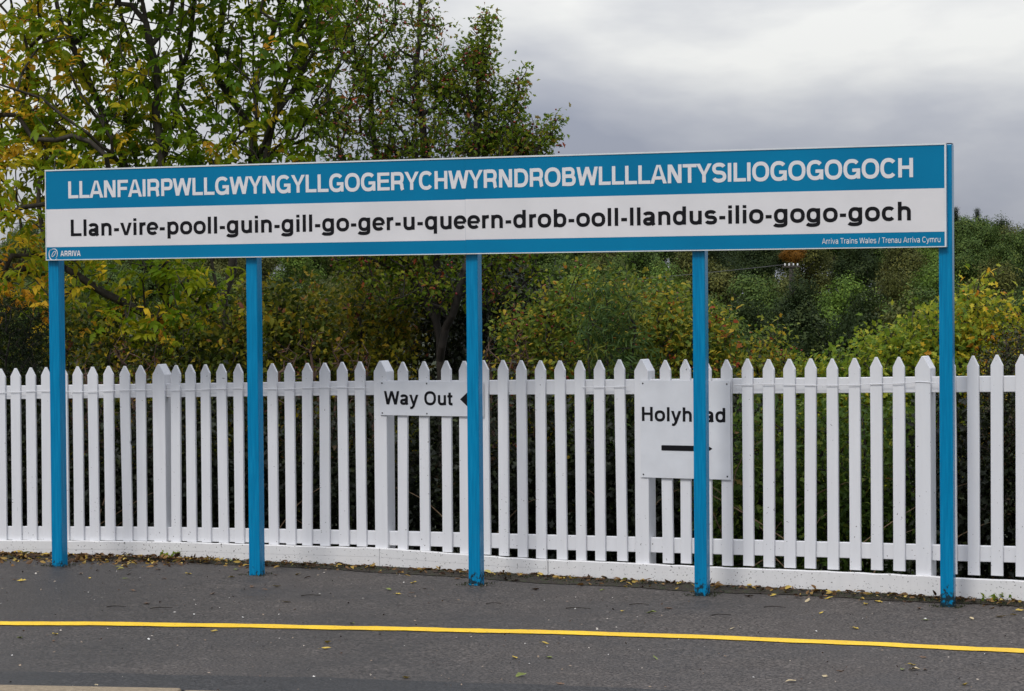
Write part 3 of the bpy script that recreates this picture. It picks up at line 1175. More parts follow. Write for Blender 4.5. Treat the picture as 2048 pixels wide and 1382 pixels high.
h_, k_ = plate_root('direction_sign', 0.812, 0.658, 'square white plate on the fence reading Holyhead above a black arrow', -0.014)
HL = 0.543 * k_
hp_ = box('plate', (0, HL, 0, 0.005, 0, 0.614), M_PLATE, h_, 0.001)
text_mesh('lettering', 'Holyhead', 0.010 * k_, 0.514 * k_, 0.357, 0.089, 0.195, M_LETTERK, hp_)
ar = [(0.128, .176), (0.133, .173), (0.36, .173), (0.36, .140), (0.436, .191), (0.36, .242), (0.36, .207), (0.133, .207), (0.128, .204)]
flat_poly('arrow', [(a * k_, b) for a, b in ar], M_LETTERK, h_, -0.0014)
screws(h_, [(0.018, 0.02), (0.018, 0.594), (HL - 0.022, 0.02), (HL - 0.022, 0.594)])

# ------------------------------------------------------------------ foliage engine


def unit(a):
    return a / np.maximum(np.linalg.norm(a, axis=-1, keepdims=True), 1e-9)


def leaves_arrays(B, D, L, W, shape, rng, droop=0.25, nrm=None, nw=0.0):
    """leaf blades at base points B growing along D; returns V, F(tri), leaf index per vertex"""
    n = len(B)
    D = unit(D)
    ref = rng.normal(size=(n, 3)) * 0.6 + np.array([0, 0, 1.0])
    if nrm is not None:
        ref = rng.normal(size=(n, 3)) * 0.35 + np.array([0, 0, 0.25]) + nrm * nw
    S = unit(np.cross(D, ref))
    U = unit(np.cross(S, D))
    L = np.broadcast_to(L, (n,))[:, None]
    W = np.broadcast_to(W, (n,))[:, None]
    if shape == 'diamond':
        f = rng.uniform(0.05, 0.28, (n, 1)) * W
        V = np.stack([B, B + D * L * .45 + S * W * .5 + U * f, B + D * L - U * L * droop, B + D * L * .45 - S * W * .5 + U * f], 1)
        F = np.array([[0, 2, 1], [0, 3, 2]])
    elif shape == 'blade':
        f = rng.uniform(0.05, 0.25, (n, 1)) * W
        dr = U * L * droop
        V = np.stack([B, B + D * L * .28 + S * W * .46 + U * f, B + D * L * .65 + S * W * .38 + U * f - dr * .35, B + D * L - dr,
                      B + D * L * .65 - S * W * .38 + U * f - dr * .35, B + D * L * .28 - S * W * .46 + U * f, B + D * L * .5 - dr * .15], 1)
        F = np.array([[0, 6, 1], [1, 6, 2], [2, 6, 3], [3, 6, 4], [4, 6, 5], [5, 6, 0]])
    else:                                            # lobed
        f = rng.uniform(0.02, 0.2, (n, 1)) * W
        dr = U * L * droop
        pts = [(0, 0), (.22, .34), (.38, .18), (.52, .5), (.66, .2), (1, 0), (.66, -.2), (.52, -.5), (.38, -.18), (.22, -.34), (.45, 0)]
        V = np.stack([B + D * L * a + S * W * b + U * f * abs(b) * 2 - dr * a * a for a, b in pts], 1)
        F = np.array([[i, 10, (i + 1) % 10] for i in range(10)])[:, [0, 1, 2]]
    k = V.shape[1]
    FF = (F[None] + (np.arange(n) * k)[:, None, None]).reshape(-1, 3)
    return V.reshape(-1, 3), FF, np.repeat(np.arange(n), k)


def sample_crown(ells, n, rng, shell=0.55, clump=None):
    """points in a union of ellipsoids (centre xyz, radii xyz, weight), denser towards the skin"""
    w = np.array([e[6] if len(e) > 6 else e[3] * e[4] * e[5] for e in ells], float)
    idx = rng.choice(len(ells), n, p=w / w.sum())
    E = np.array([e[:6] for e in ells], float)[idx]
    d = unit(rng.normal(size=(n, 3)))
    r = rng.uniform(0, 1, (n, 1)) ** (1 / 3.0)
    r = r * (1 - shell) + shell * (0.72 + 0.28 * rng.uniform(0, 1, (n, 1)))
    r *= rng.uniform(0.86, 1.12, (n, 1))
    global CROWN_N
    CROWN_N = unit(d / E[:, 3:6])
    return E[:, :3] + d * r * E[:, 3:6]


def grow(stems, A, rng, step=0.16, sag=0.05, r_tip=0.003, r_pow=0.44, r_max=0.09, up=0.25):
    """skeleton: given stems (polylines) and attractor points; every attractor is joined to the nearest wood"""
    P, par = [], []
    for s in stems:
        s = np.asarray(s, float)
        root = None
        if len(P):
            dd = np.linalg.norm(np.array(P) - s[0], axis=1)
            if dd.min() < 0.25:
                root = int(dd.argmin())
        prev = root
        for a, b in zip(s[:-1], s[1:]):
            n = max(1, int(np.linalg.norm(b - a) / step))
            for i in range(n):
                q = a + (b - a) * i / n + (rng.normal(size=3) * 0.012 if i else 0)
                P.append(q)
                par.append(prev if prev is not None else -1)
                prev = len(P) - 1
        P.append(s[-1])
        par.append(prev)
    P = np.array(P)
    par = list(par)
    d0 = np.array([np.linalg.norm(P - a, axis=1).min() for a in A])
    order = np.argsort(d0 + rng.uniform(0, 0.35, len(A)))
    buf = np.zeros((len(P) + len(A) * 6, 3))
    buf[:len(P)] = P
    m = len(P)
    tips = []
    for ai in order:
        a = A[ai]
        v = a - buf[:m]
        dist = np.linalg.norm(v, axis=1)
        cost = dist - up * v[:, 2]          # prefer growing upwards
        i = int(cost.argmin())
        L = dist[i]
        n = int(min(5, max(1, round(L / step))))
        p0 = buf[i].copy()
        bend = rng.normal(size=3) * 0.10 * L
        bend[2] += sag * L
        prev = i
        for j in range(1, n + 1):
            t = j / n
            buf[m] = p0 + (a - p0) * t + bend * math.sin(math.pi * t)
            par.append(prev)
            prev = m
            m += 1
        tips.append(prev)
    global TIP_ORDER
    TIP_ORDER = order
    P = buf[:m]
    cnt = np.zeros(m)
    cnt[tips] = 1
    for i in range(m - 1, -1, -1):
        if par[i] >= 0:
            cnt[par[i]] += cnt[i]
    rad = np.minimum(r_max, r_tip * np.maximum(cnt, 1) ** r_pow)
    return P, np.array(par), rad, np.array(tips)


def wood_arrays(P, par, rad, sides=5, rmin=0.0):
    """tubes that run on smoothly through every node into its thickest child"""
    n = len(P)
    ch = -np.ones(n, int)
    for i in range(n):
        q = par[i]
        if q >= 0 and (ch[q] < 0 or rad[i] > rad[ch[q]]):
            ch[q] = i
    tin = np.zeros((n, 3))
    has = par >= 0
    tin[has] = unit(P[has] - P[par[has]])
    tan = tin.copy()
    hc = ch >= 0
    tan[hc] += unit(P[ch[hc]] - P[hc])
    tan = unit(tan)
    ref = unit(np.array([0.31, 1.0, 0.17]))
    th = np.arange(sides) * 2 * math.pi / sides

    def rings(C, T, r):
        a = unit(np.cross(T, ref))
        b = np.cross(T, a)
        return C[:, None] + (a[:, None] * np.cos(th)[None, :, None] + b[:, None] * np.sin(th)[None, :, None]) * r[:, None, None]
    e = np.array([i for i in range(n) if par[i] >= 0 and rad[i] >= rmin])
    main = ch[par[e]] == e
    r0 = np.where(main, rad[par[e]], np.minimum(rad[par[e]], rad[e] * 1.25))
    t0 = np.where(main[:, None], tan[par[e]], tin[e])
    V0 = rings(P[par[e]], t0, r0)
    V1 = rings(P[e], tan[e], rad[e])
    V = np.concatenate([V0, V1], 1).reshape(-1, 3)
    base = (np.arange(len(e)) * 2 * sides)[:, None]
    i = np.arange(sides)[None, :]
    k = (i + 1) % sides
    F = np.stack([base + i, base + k, base + sides + k, base + sides + i], 2).reshape(-1, 4)
    return V, F


def wood_mesh(name, P, par, rad, mat, parent, sides=5, rmin=0.0):
    V, F = wood_arrays(P, par, rad, sides, rmin)
    return np_mesh(name, V, F, mat, parent, smooth=True)


def berries(name, C, rad, parent):
    t = (1 + 5 ** .5) / 2
    base = np.array([(-1, t, 0), (1, t, 0), (-1, -t, 0), (1, -t, 0), (0, -1, t), (0, 1, t), (0, -1, -t), (0, 1, -t), (t, 0, -1), (t, 0, 1), (-t, 0, -1), (-t, 0, 1)]) / math.sqrt(1 + t * t)
    fc = np.array([(0, 11, 5), (0, 5, 1), (0, 1, 7), (0, 7, 10), (0, 10, 11), (1, 5, 9), (5, 11, 4), (11, 10, 2), (10, 7, 6), (7, 1, 8), (3, 9, 4), (3, 4, 2), (3, 2, 6), (3, 6, 8), (3, 8, 9), (4, 9, 5), (2, 4, 11), (6, 2, 10), (8, 6, 7), (9, 8, 1)])
    V = (C[:, None, :] + base[None] * np.broadcast_to(rad, (len(C),))[:, None, None]).reshape(-1, 3)
    F = (fc[None] + (np.arange(len(C)) * 12)[:, None, None]).reshape(-1, 3)
    o = np_mesh(name, V, F, M_BERRY, parent, smooth=True)
    o['kind'] = 'stuff'
    return o


def plant(name, label, cat, stems, ells, n_attr, per_tip, leaf, mat, seed, shape='diamond', spread=0.12, tint=(0.4, 0.22), tint_fn=None,
          wood=None, berry=0, compound=0, r_tip=0.003, r_max=0.09, trunk_name='trunk', crown_name='crown', group=None, shell=0.5, along=0.6, droop=0.25, base=None, step=0.16, hole=0.0, rmin=0.0, up=0.25):
    rng = np.random.default_rng(seed)
    A = sample_crown(ells, n_attr, rng, shell)
    A = A[A[:, 2] > terrain_z(0, 20) - 0.1]
    if hole > 0:                                       # open gaps through the crown
        ph = rng.uniform(0, 6, 3)
        s = np.sin(A[:, 0] * 4.1 + ph[0]) * np.sin(A[:, 2] * 4.7 + ph[1]) + 0.5 * np.sin(A[:, 0] * 9.3 + ph[2]) * np.sin(A[:, 2] * 8.1)
        A = A[s > -1.2 + hole]
    P, par, rad, tips = grow(stems, A, rng, r_tip=r_tip, r_max=r_max, step=step, up=up)
    b = base if base is not None else tuple(np.asarray(stems[0][0], float))
    root = empty(name, b)
    tag(root, label, cat, group)
    off = np.array(b)
    P = P - off
    wood_mesh(trunk_name, P, par, rad, wood or M_BARKDK, root, 7 if r_max > .03 else 5, rmin)
    # leaves along the last stretch of every twig
    n = len(tips)
    idx = np.repeat(tips, per_tip)
    a = P[idx]
    p1 = P[par[idx]]
    tt = rng.uniform(0, 1, (len(idx), 1)) ** 0.7
    pos = a + (p1 - a) * tt * along + rng.normal(size=(len(idx), 3)) * spread * np.array([1, 1, 0.8])
    dirs = unit(a - p1) * 0.6 + rng.normal(size=(len(idx), 3)) * 0.75 + unit(pos - a) * 0.4
    dirs[:, 2] -= 0.15
    L0, W0 = leaf
    tip_t = np.repeat(rng.normal(0, 1, n), per_tip)
    T = tint[0] + tint[1] * (0.65 * tip_t + 0.6 * rng.normal(size=len(idx)))
    if tint_fn is not None:
        T = T + tint_fn(pos + off, rng)
    if compound:
        D = unit(dirs)
        ref = rng.normal(size=D.shape) * 0.5 + np.array([0, 0, 1.0])
        S = unit(np.cross(D, ref))
        Bs, Ds, Ts = [], [], []
        rl = L0 * 1.9
        for k in range(compound):
            f = (k // 2 + 1) / (compound // 2 + 1)
            if k == compound - 1:
                Bs.append(pos + D * rl); Ds.append(D)
            else:
                s = 1 if k % 2 else -1
                Bs.append(pos + D * rl * f); Ds.append(D * 0.55 + S * s)
            Ts.append(T + rng.normal(size=len(T)) * 0.03)
        pos, dirs, T = np.concatenate(Bs), np.concatenate(Ds), np.concatenate(Ts)
        dirs[:, 2] -= 0.25
    sz = rng.uniform(0.65, 1.25, len(pos))
    V, F, li = leaves_arrays(pos, dirs, L0 * sz, W0 * sz, shape, rng, droop)
    np_mesh(crown_name, V, F, mat, root, tint=np.clip(T, 0, 1)[li])
    if berry:
        bi = rng.choice(tips, berry)
        cl = np.repeat(bi, 3)
        C = P[cl] + rng.normal(size=(len(cl), 3)) * 0.035
        berries('berries', C, rng.uniform(0.0075, 0.012, len(C)), root)
    return root


def PXY(px, py, Y):
    """metres across and up for a sight line from the platform opposite"""
    return ((px - 1024) / 4700.0 * Y, CAM_H + (598 - py) / 4700.0 * Y)


def stem_pts(Y, *pp):
    out = []
    for p in pp:
        y = Y + (p[2] if len(p) > 2 else 0)
        x, z = PXY(p[0], p[1], y)
        out.append((x, y, z))
    return out


def ell(Y, px, py, rx, ry, rz, w=None):
    x, z = PXY(px, py, Y)
    return (x, Y, z, rx, ry, rz) + ((w,) if w else ())


# ------------------------------------------------------------------ trees behind the fence
YA = 19.4
ash_stems = [
    stem_pts(YA, (386, 1060), (382, 730), (352, 660), (335, 600), (312, 540), (298, 470), (268, 350), (215, 250, .1), (160, 170, .2), (95, 70, .3), (40, -40, .4)),
    stem_pts(YA, (382, 725), (330, 645, -.1), (250, 600, -.2), (180, 560, -.3), (90, 500, -.3)),
    stem_pts(YA, (352, 660), (330, 560, .3), (325, 430, .5), (330, 310, .6), (300, 180, .7), (250, 30, .8), (230, -120, .9)),
    stem_pts(YA, (386, 1000), (430, 760, .3), (452, 660, .4), (448, 590, .4), (470, 490, .4), (505, 350, .3), (512, 270, .3), (440, 150, .3), (452, 20, .3), (470, -160, .3)),
    stem_pts(YA, (512, 270, .3), (520, 150, .2), (560, 40, .1), (590, -120, .1)),
    stem_pts(YA, (470, 490, .4), (410, 330, .8), (360, 190, .9), (370, 40, 1.0), (380, -150, 1.0)),
    stem_pts(YA, (505, 350, .3), (560, 220, -.2), (640, 90, -.3), (660, -60, -.3)),
    stem_pts(YA, (268, 350), (180, 260, -.5), (90, 190, -.6), (0, 160, -.7), (-90, 120, -.7)),
    stem_pts(YA, (298, 470), (200, 420, -.6), (100, 400, -.7), (10, 420, -.8), (-80, 430, -.8)),
]
for _k, (_b, _t) in enumerate((((300, 470), (130, 40)), ((310, 540), (210, 60)), ((330, 310), (400, -60)), ((335, 600), (290, -40)), ((448, 590), (540, 20)), ((470, 490), (600, 60)),
                               ((268, 350), (60, 210)), ((298, 470), (30, 300)), ((452, 660), (330, 120)), ((505, 350), (500, -40)))):
    _d = random.uniform(-.4, .5)
    ash_stems.append(stem_pts(YA, _b, ((_b[0] * .6 + _t[0] * .4) + 12, _b[1] * .6 + _t[1] * .4, _d * .5), ((_b[0] * .2 + _t[0] * .8) + 8, _b[1] * .2 + _t[1] * .8, _d), (*_t, _d)))
ash_ells = [ell(YA, 330, 60, 1.75, .6, 1.35), ell(YA, 120, 150, 1.0, .55, 1.05), ell(YA, 520, 190, .75, .5, .95), ell(YA - .4, 40, 380, .75, .7, .75),
            ell(YA, 330, -250, 1.6, 1.3, .9), ell(YA, -220, 120, 1.0, .7, 1.3, .45), ell(YA - .2, 250, 330, .75, .7, .35), ell(YA - .3, 70, 560, .5, .5, .35, .12),
            ell(YA - .3, 300, 590, .65, .4, .38, .30), ell(YA + .2, 620, 260, .35, .5, .45), ell(YA, 640, 40, .35, .5, .6, .25)]


def ash_tint(p, rng):       # yellower on the left and low down, as the tree turns
    return np.clip((-3.2 - p[:, 0]) * 0.24, -0.04, 0.30) + np.clip((2.6 - p[:, 2]) * 0.12, -0.04, 0.10)


plant('ash_tree', 'tall multi-stemmed tree with large green and yellow leaves behind the left end of the sign', 'tree', ash_stems, ash_ells, 1850, 2, (0.084, 0.041), L_ASH, 11,
      shape='blade', spread=0.10, tint=(0.51, 0.20), tint_fn=ash_tint, wood=M_BARK, compound=7, r_tip=0.0034, r_max=0.034, shell=0.15, droop=0.3, hole=0.12, up=0.5)

YH = 19.0
haw_stems = [
    stem_pts(YH, (884, 1060), (880, 720), (872, 640), (880, 560), (868, 470), (862, 380), (850, 270), (838, 150), (845, 20), (848, -120)),
    stem_pts(YH, (880, 720), (905, 630, -.2), (930, 540, -.3), (945, 430, -.2), (955, 300, -.1), (962, 160, 0), (972, 40, 0)),
    stem_pts(YH, (872, 640), (820, 540, .2), (780, 430, .3), (755, 300, .3), (745, 150, .2), (740, 0, .2)),
    stem_pts(YH, (945, 430, -.2), (1010, 360, -.3), (1060, 280, -.3), (1100, 250, -.3)),
    stem_pts(YH, (862, 380), (960, 330, .3), (1040, 200, .2), (1048, 140, .2)),
    stem_pts(YH, (820, 540, .2), (730, 470, .1), (690, 340, .1), (670, 220, .1)),
]
haw_ells = [ell(YH, 875, 340, .90, .6, .34), ell(YH, 865, 235, .62, .55, .42), ell(YH, 840, 110, .42, .4, .42), ell(YH, 840, -30, .30, .3, .45), ell(YH, 940, 170, .26, .3, .36, .10),
            ell(YH, 966, 100, .12, .15, .24, .03), ell(YH, 980, 45, .05, .08, .13, .008), ell(YH, 1010, 270, .26, .3, .26, .08), ell(YH, 1036, 190, .10, .12, .20, .02), ell(YH, 1050, 140, .04, .06, .10, .004),
            ell(YH, 1075, 290, .17, .2, .13, .025), ell(YH, 1105, 265, .07, .08, .11, .006), ell(YH, 1118, 240, .03, .05, .06, .002), ell(YH, 720, 250, .40, .4, .75), ell(YH, 730, 60, .30, .3, .5),
            ell(YH, 880, 540, .85, .5, .38), ell(YH, 760, 430, .6, .5, .5), ell(YH, 1010, 430, .50, .5, .45)]
plant('hawthorn_tree', 'hawthorn tree with small leaves and dark red berries rising above the middle of the sign', 'tree', haw_stems, haw_ells, 2600, 9, (0.046, 0.033), L_HAW, 23,
      shape='lobed', spread=0.045, tint=(0.50, 0.24), wood=M_BARKDK, berry=420, r_tip=0.0026, r_max=0.032, shell=0.1, step=0.13, hole=0.2, up=0.4)

# ------------------------------------------------------------------ shrubs behind the fence


def shrub(name, label, Y, px0, px1, pytop, mat, seed, n=420, per=14, leaf=(0.05, 0.03), shape='diamond', depth=0.55, tops=None, base_py=1090, tint=(0.42, 0.22), berry=0, cat='bush', spread=0.085, shell=0.45, wood=None, group=None, compound=0, droop=0.25, r_tip=0.0022, low=0.12):
    """a bush standing between px0 and px1; tops lists (px, py) of its uneven crown"""
    tops = tops or [((px0 + px1) / 2, pytop)]
    stems, ells = [], []
    rr = random.Random(seed)
    gz = -0.12
    wid = (px1 - px0) / 4700.0 * Y
    for (tx, ty) in tops:
        x, z = PXY(tx, ty, Y)
        dy = rr.uniform(-.25, .25) * depth
        bx = x + rr.uniform(-.2, .2)
        stems.append([(bx, Y + dy * .4, gz), (bx + (x - bx) * .3 + rr.uniform(-.05, .05), Y + dy * .6, gz + (z - gz) * .4), (x + rr.uniform(-.05, .05), Y + dy, gz + (z - gz) * .82)])
        r = max(0.16, wid / len(tops) * 0.62)
        h = z - gz
        ells.append((x, Y + dy, gz + h * .62, r, depth, h * .36))
        ells.append((x, Y + dy, gz + h * .86, r * .55, depth * .55, h * .14))
        ells.append((x, Y + dy - depth * .2, gz + h * .30, r * 1.05, depth * .9, h * .30, r * depth * h * low))
    cx = PXY((px0 + px1) / 2, 0, Y)[0]
    return plant(name, label, cat, stems, ells, int(n * 1.5), per, leaf, mat, seed, shape=shape, spread=spread, tint=tint, berry=berry, r_tip=r_tip, r_max=0.022, shell=shell,
                 trunk_name='stems', crown_name='foliage', base=(cx, Y, gz), wood=wood, group=group, compound=compound, droop=droop)


shrub('gorse_bush', 'dark spiny evergreen bush at the far left behind the fence', 18.0, -90, 105, 570, L_GORSE, 31, 330, 40, (0.035, 0.006), 'diamond', .5, [(-60, 590), (20, 565), (75, 600)], tint=(.4, .25), spread=.07)
shrub('bramble_thicket', 'dark tangled undergrowth with russet bits under the tall yellowing tree', 18.9, 110, 420, 620, L_THICKET, 32, 460, 13, (.055, .038), 'lobed', .5, [(130, 610), (215, 630), (300, 640), (390, 610)], tint=(.42, .28))
shrub('elder_shrub', 'dark green leafy shrub right of the second sign post', 18.8, 430, 640, 560, L_THICKET, 33, 420, 13, (.06, .036), 'blade', .5, [(470, 590), (560, 560), (620, 600)], tint=(.46, .24))
shrub('hazel_shrub', 'green and yellow shrub left of the hawthorn trunk', 19.6, 600, 840, 530, L_THICKET, 34, 460, 13, (.058, .042), 'lobed', .5, [(640, 560), (720, 525), (800, 550)], tint=(.58, .22))
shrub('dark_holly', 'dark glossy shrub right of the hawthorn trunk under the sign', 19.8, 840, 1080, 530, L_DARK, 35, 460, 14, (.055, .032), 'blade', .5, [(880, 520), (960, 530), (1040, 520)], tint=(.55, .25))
shrub('rose_thicket', 'autumn dog rose thicket with red hips right of the middle post', 17.7, 1000, 1330, 510, L_ROSE, 36, 900, 13, (.042, .026), 'blade', .6, [(1030, 590), (1095, 540), (1160, 512), (1240, 520), (1310, 545)], tint=(.42, .27), berry=150, spread=.075)
shrub('rose_bush', 'yellow green rose bush with hips behind the fourth sign post', 17.3, 1310, 1480, 590, L_ROSE, 37, 520, 13, (.042, .027), 'blade', .45, [(1330, 560), (1390, 590), (1440, 605)], tint=(.50, .25), berry=60, spread=.07)
shrub('willow_shrub', 'narrow leaved willow shoots standing up in the rose thicket', 16.8, 1175, 1290, 520, L_WILLOW, 38, 150, 16, (.085, .013), 'blade', .25, [(1190, 560), (1225, 515), (1265, 550)], tint=(.5, .25), spread=.06)
shrub('hawthorn_sapling', 'small pointed orange and green bush right of the fourth post', 17.2, 1480, 1615, 640, L_ROSE, 39, 380, 13, (.04, .028), 'lobed', .35, [(1500, 690), (1545, 632), (1590, 690)], tint=(.52, .25), berry=40, spread=.06)
shrub('low_bramble', 'low green bramble bush behind the fence between small bush and last post', 17.0, 1600, 1760, 690, L_BRIGHT, 40, 360, 12, (.052, .036), 'lobed', .4, [(1620, 715), (1680, 690), (1735, 665)], tint=(.40, .22), spread=.07)
shrub('sycamore_sapling', 'yellowing bush with pale twigs just left of the last sign post', 17.4, 1730, 1900, 620, L_BRIGHT, 41, 430, 12, (.06, .042), 'lobed', .45, [(1765, 640), (1820, 615), (1880, 600)], tint=(.45, .24), spread=.08)
shrub('yellow_maple', 'bright yellow and green bush at the right edge behind the fence', 17.6, 1870, 2130, 565, L_BRIGHT, 42, 620, 13, (.055, .04), 'lobed', .5, [(1920, 600), (1960, 560), (2020, 590), (2090, 560)], tint=(.62, .24), spread=.08)
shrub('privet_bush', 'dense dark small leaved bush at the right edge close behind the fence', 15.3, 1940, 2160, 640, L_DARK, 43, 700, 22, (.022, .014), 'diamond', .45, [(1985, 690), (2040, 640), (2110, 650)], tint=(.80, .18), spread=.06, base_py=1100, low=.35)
shrub('bramble_patch', 'green bramble and dry stalks pressed against the fence pickets right of the Holyhead plate', 15.55, 1440, 1880, 770, L_BRAMBLE, 44, 620, 12, (.055, .036), 'lobed', .35, [(1470, 800), (1560, 780), (1640, 800), (1730, 770), (1820, 790)], tint=(.45, .25), spread=.09, low=.6)
for k, (a, b, top, yy, lab) in enumerate(((-120, 250, 770, 17.5, 'dark shaded undergrowth behind the leftmost fence pickets'), (250, 560, 770, 17.3, 'dark shaded undergrowth behind the pickets around the second sign post'),
                                          (560, 920, 760, 17.2, 'dark shaded undergrowth behind the pickets beside the Way Out plate'), (920, 1280, 760, 16.7, 'dark shaded undergrowth behind the pickets right of the middle post'),
                                          (1270, 1500, 770, 16.4, 'dark shaded undergrowth behind the square Holyhead plate'), (1840, 2150, 770, 15.2, 'dark shaded undergrowth behind the rightmost pickets'))):
    n = 4
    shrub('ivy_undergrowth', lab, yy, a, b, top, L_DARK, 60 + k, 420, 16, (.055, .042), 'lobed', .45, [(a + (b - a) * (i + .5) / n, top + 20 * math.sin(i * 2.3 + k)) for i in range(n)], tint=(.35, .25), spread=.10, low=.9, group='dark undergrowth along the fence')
for k, (a, b, tops, yy, mat, tn, lab) in enumerate((
        (-140, 160, [(-80, 560), (0, 540), (90, 560)], 21.2, L_THICKET, .35, 'shadowy shrub far left deep behind the yellowing tree'),
        (150, 480, [(190, 560), (280, 575), (360, 560), (440, 550)], 21.5, L_THICKET, .42, 'shadowy shrub between the first and second posts deep behind the yellowing tree'),
        (470, 760, [(510, 540), (600, 530), (690, 520)], 21.6, L_THICKET, .5, 'shadowy shrub right of the second post deep behind the fence'),
        (740, 1120, [(790, 520), (880, 500), (980, 505), (1070, 500)], 21.4, L_DARK, .55, 'shadowy shrub around the middle post deep behind the hawthorn'),
        (1080, 1400, [(1120, 540), (1210, 530), (1290, 520), (1360, 540)], 20.5, L_THICKET, .5, 'olive shrub deep behind the rose thicket'))):
    shrub('background_shrub', lab, yy, a, b, 540, mat, 80 + k, 420, 14, (.07, .048), 'lobed', .6, tops, tint=(tn, .22), spread=.10, low=.7)
for nm, lab, a, b, yy, tops, sd in (('twiggy_shrub', 'bare reddish twiggy shrub above the fence between the second and middle posts', 545, 740, 17.6, [(570, 660), (620, 615), (680, 640), (725, 670)], 91),
                                    ('twiggy_shrub', 'bare brown twiggy shrub above the fence between the first and second posts', 140, 330, 17.7, [(170, 660), (240, 640), (300, 670)], 92),
                                    ('twiggy_shrub', 'bare dark twiggy shrub just right of the middle post', 960, 1090, 17.3, [(985, 650), (1040, 640)], 93)):
    shrub(nm, lab, yy, a, b, 640, L_THICKET, sd, 260, 1, (.035, .022), 'lobed', .4, tops, tint=(.8, .2), spread=.03, wood=M_TWIG, r_tip=.0026)
# bare dry stalks leaning behind the pickets
rng = random.Random(5)
for k in range(22):
    px = rng.uniform(1450, 1840) if k < 12 else rng.uniform(0, 1300)
    Y = fence_y(PXY(px, 0, 14.6)[0]) + rng.uniform(.25, .7)
    x = PXY(px, 0, Y)[0]
    ln, an = rng.uniform(.5, 1.1), rng.uniform(-.9, .9)
    z0 = rng.uniform(-.1, .25)
    wv = rng.uniform(-.14, .14)
    pts = [(x + math.sin(an) * ln * t + wv * math.sin(t * 2.6), Y + .1 * math.sin(t * 3), z0 + math.cos(an) * ln * t * (1.1 - .45 * t)) for t in np.linspace(0, 1, 7)]
    o = polyline_tube('dry_stalk', np.array(pts) - np.array(pts[0]), np.linspace(.0045, .002, 7), M_STALK, None, 5)
    o.location = pts[0]
    tag(o, 'bare tan stalk leaning in the bramble behind the fence right of the Holyhead plate' if k < 12 else 'bare tan stalk in the dark undergrowth behind the left half of the fence', 'stalk',
        'dry stalks behind the right pickets' if k < 12 else 'dry stalks behind the left pickets')

# ------------------------------------------------------------------ far wooded hillside


def far_tree_meshes(seed, mat, rx=2.1, rz=2.7, n=420, per=44, conifer=False):
    rng = np.random.default_rng(seed)
    rr = random.Random(seed)
    H = 8.0
    if conifer:
        k = 1500
        t = rng.uniform(0, 1, k) ** 0.75
        z = 1.0 + t * 7.6
        r = (1 - t) * 1.1 * rng.uniform(.5, 1.05, k) + .03
        a = rng.uniform(0, 6.28, k)
        A = np.stack([np.cos(a) * r, np.sin(a) * r, z], 1)
        D = np.stack([np.cos(a), np.sin(a), -.35 + t * .6], 1)
        idx = np.repeat(np.arange(k), 5)
        V, F, li = leaves_arrays(A[idx] - D[idx] * .15 + rng.normal(size=(len(idx), 3)) * .1, D[idx] + rng.normal(size=(len(idx), 3)) * .35, rng.uniform(.3, .5, len(idx)) * (1.12 - t[idx]), .05, 'diamond', rng)
        T = np.clip(rng.normal(.4, .2, k), 0, 1)[idx][li]
        stems = [[(0, 0, 0), (0, 0, 4), (0, 0, 8.6)]]
        P0 = np.array([(0, 0, 0), (0, 0, 4.0)]); P1 = np.array([(0, 0, 4.0), (0, 0, 8.6)])
        WV, WF = tube_arrays(P0, P1, [.14, .09], [.09, .01], 6)
    else:
        ells = []
        for i in range(9):
            a = rr.uniform(0, 6.28)
            d = rr.uniform(0.1, .75)
            zc = rr.uniform(-.45, .5)
            s = rr.uniform(.36, .56) * (1 - .25 * max(0, zc))
            ells.append((math.cos(a) * d * rx, math.sin(a) * d * rx, H - rz + zc * rz, rx * s, rx * s, rz * s * .8))
        ells.append((0, 0, H - rz * .35, rx * .45, rx * .45, rz * .35))
        A = sample_crown(ells, n, rng, .8)
        NA = CROWN_N
        stems = [[(0, 0, 0), (rr.uniform(-.2, .2), 0, 2.5), (rr.uniform(-.4, .4), rr.uniform(-.4, .4), H * .62), (0, 0, H * .8)]]
        P, par, rad, tips = grow(stems, A, rng, step=.7, r_tip=.012, r_max=.2)
        WV, WF = wood_arrays(P, par, rad, 5, .02)
        idx = np.repeat(tips, per)
        pos = P[idx] + rng.normal(size=(len(idx), 3)) * .24
        nn = np.repeat(NA[TIP_ORDER], per, axis=0)
        pos = pos + nn * rng.uniform(-.25, .12, (len(idx), 1))
        dirs = rng.normal(size=(len(idx), 3))
        dirs -= nn * (dirs * nn).sum(1, keepdims=True) * .8
        s = rng.uniform(.6, 1.2, len(idx))
        V, F, li = leaves_arrays(pos, dirs, .16 * s, .10 * s, 'diamond', rng, .1, nn, 1.6)
        T = np.repeat(rng.normal(.45, .2, len(tips)), per) + rng.normal(0, .13, len(idx)) + (pos[:, 2] - (H - rz)) / rz * 0.0
        T = np.clip(T, 0, 1)[li]
    cm = np_mesh('crown', V, F, mat, False, tint=T)
    wm = np_mesh('trunk', WV, WF, M_BARKDK, False, smooth=True)
    return cm, wm


VARS = [far_tree_meshes(100 + i, FAR[i % 5 if i % 5 != 3 else 0], *(((2.2, 2.6), (2.6, 2.9), (1.8, 2.8), (2.4, 2.4), (2.0, 3.0))[i % 5])) for i in range(7)]
V_ORANGE = far_tree_meshes(131, FAR[3], 1.7, 2.0)
V_CON = far_tree_meshes(141, FAR[2], conifer=True)


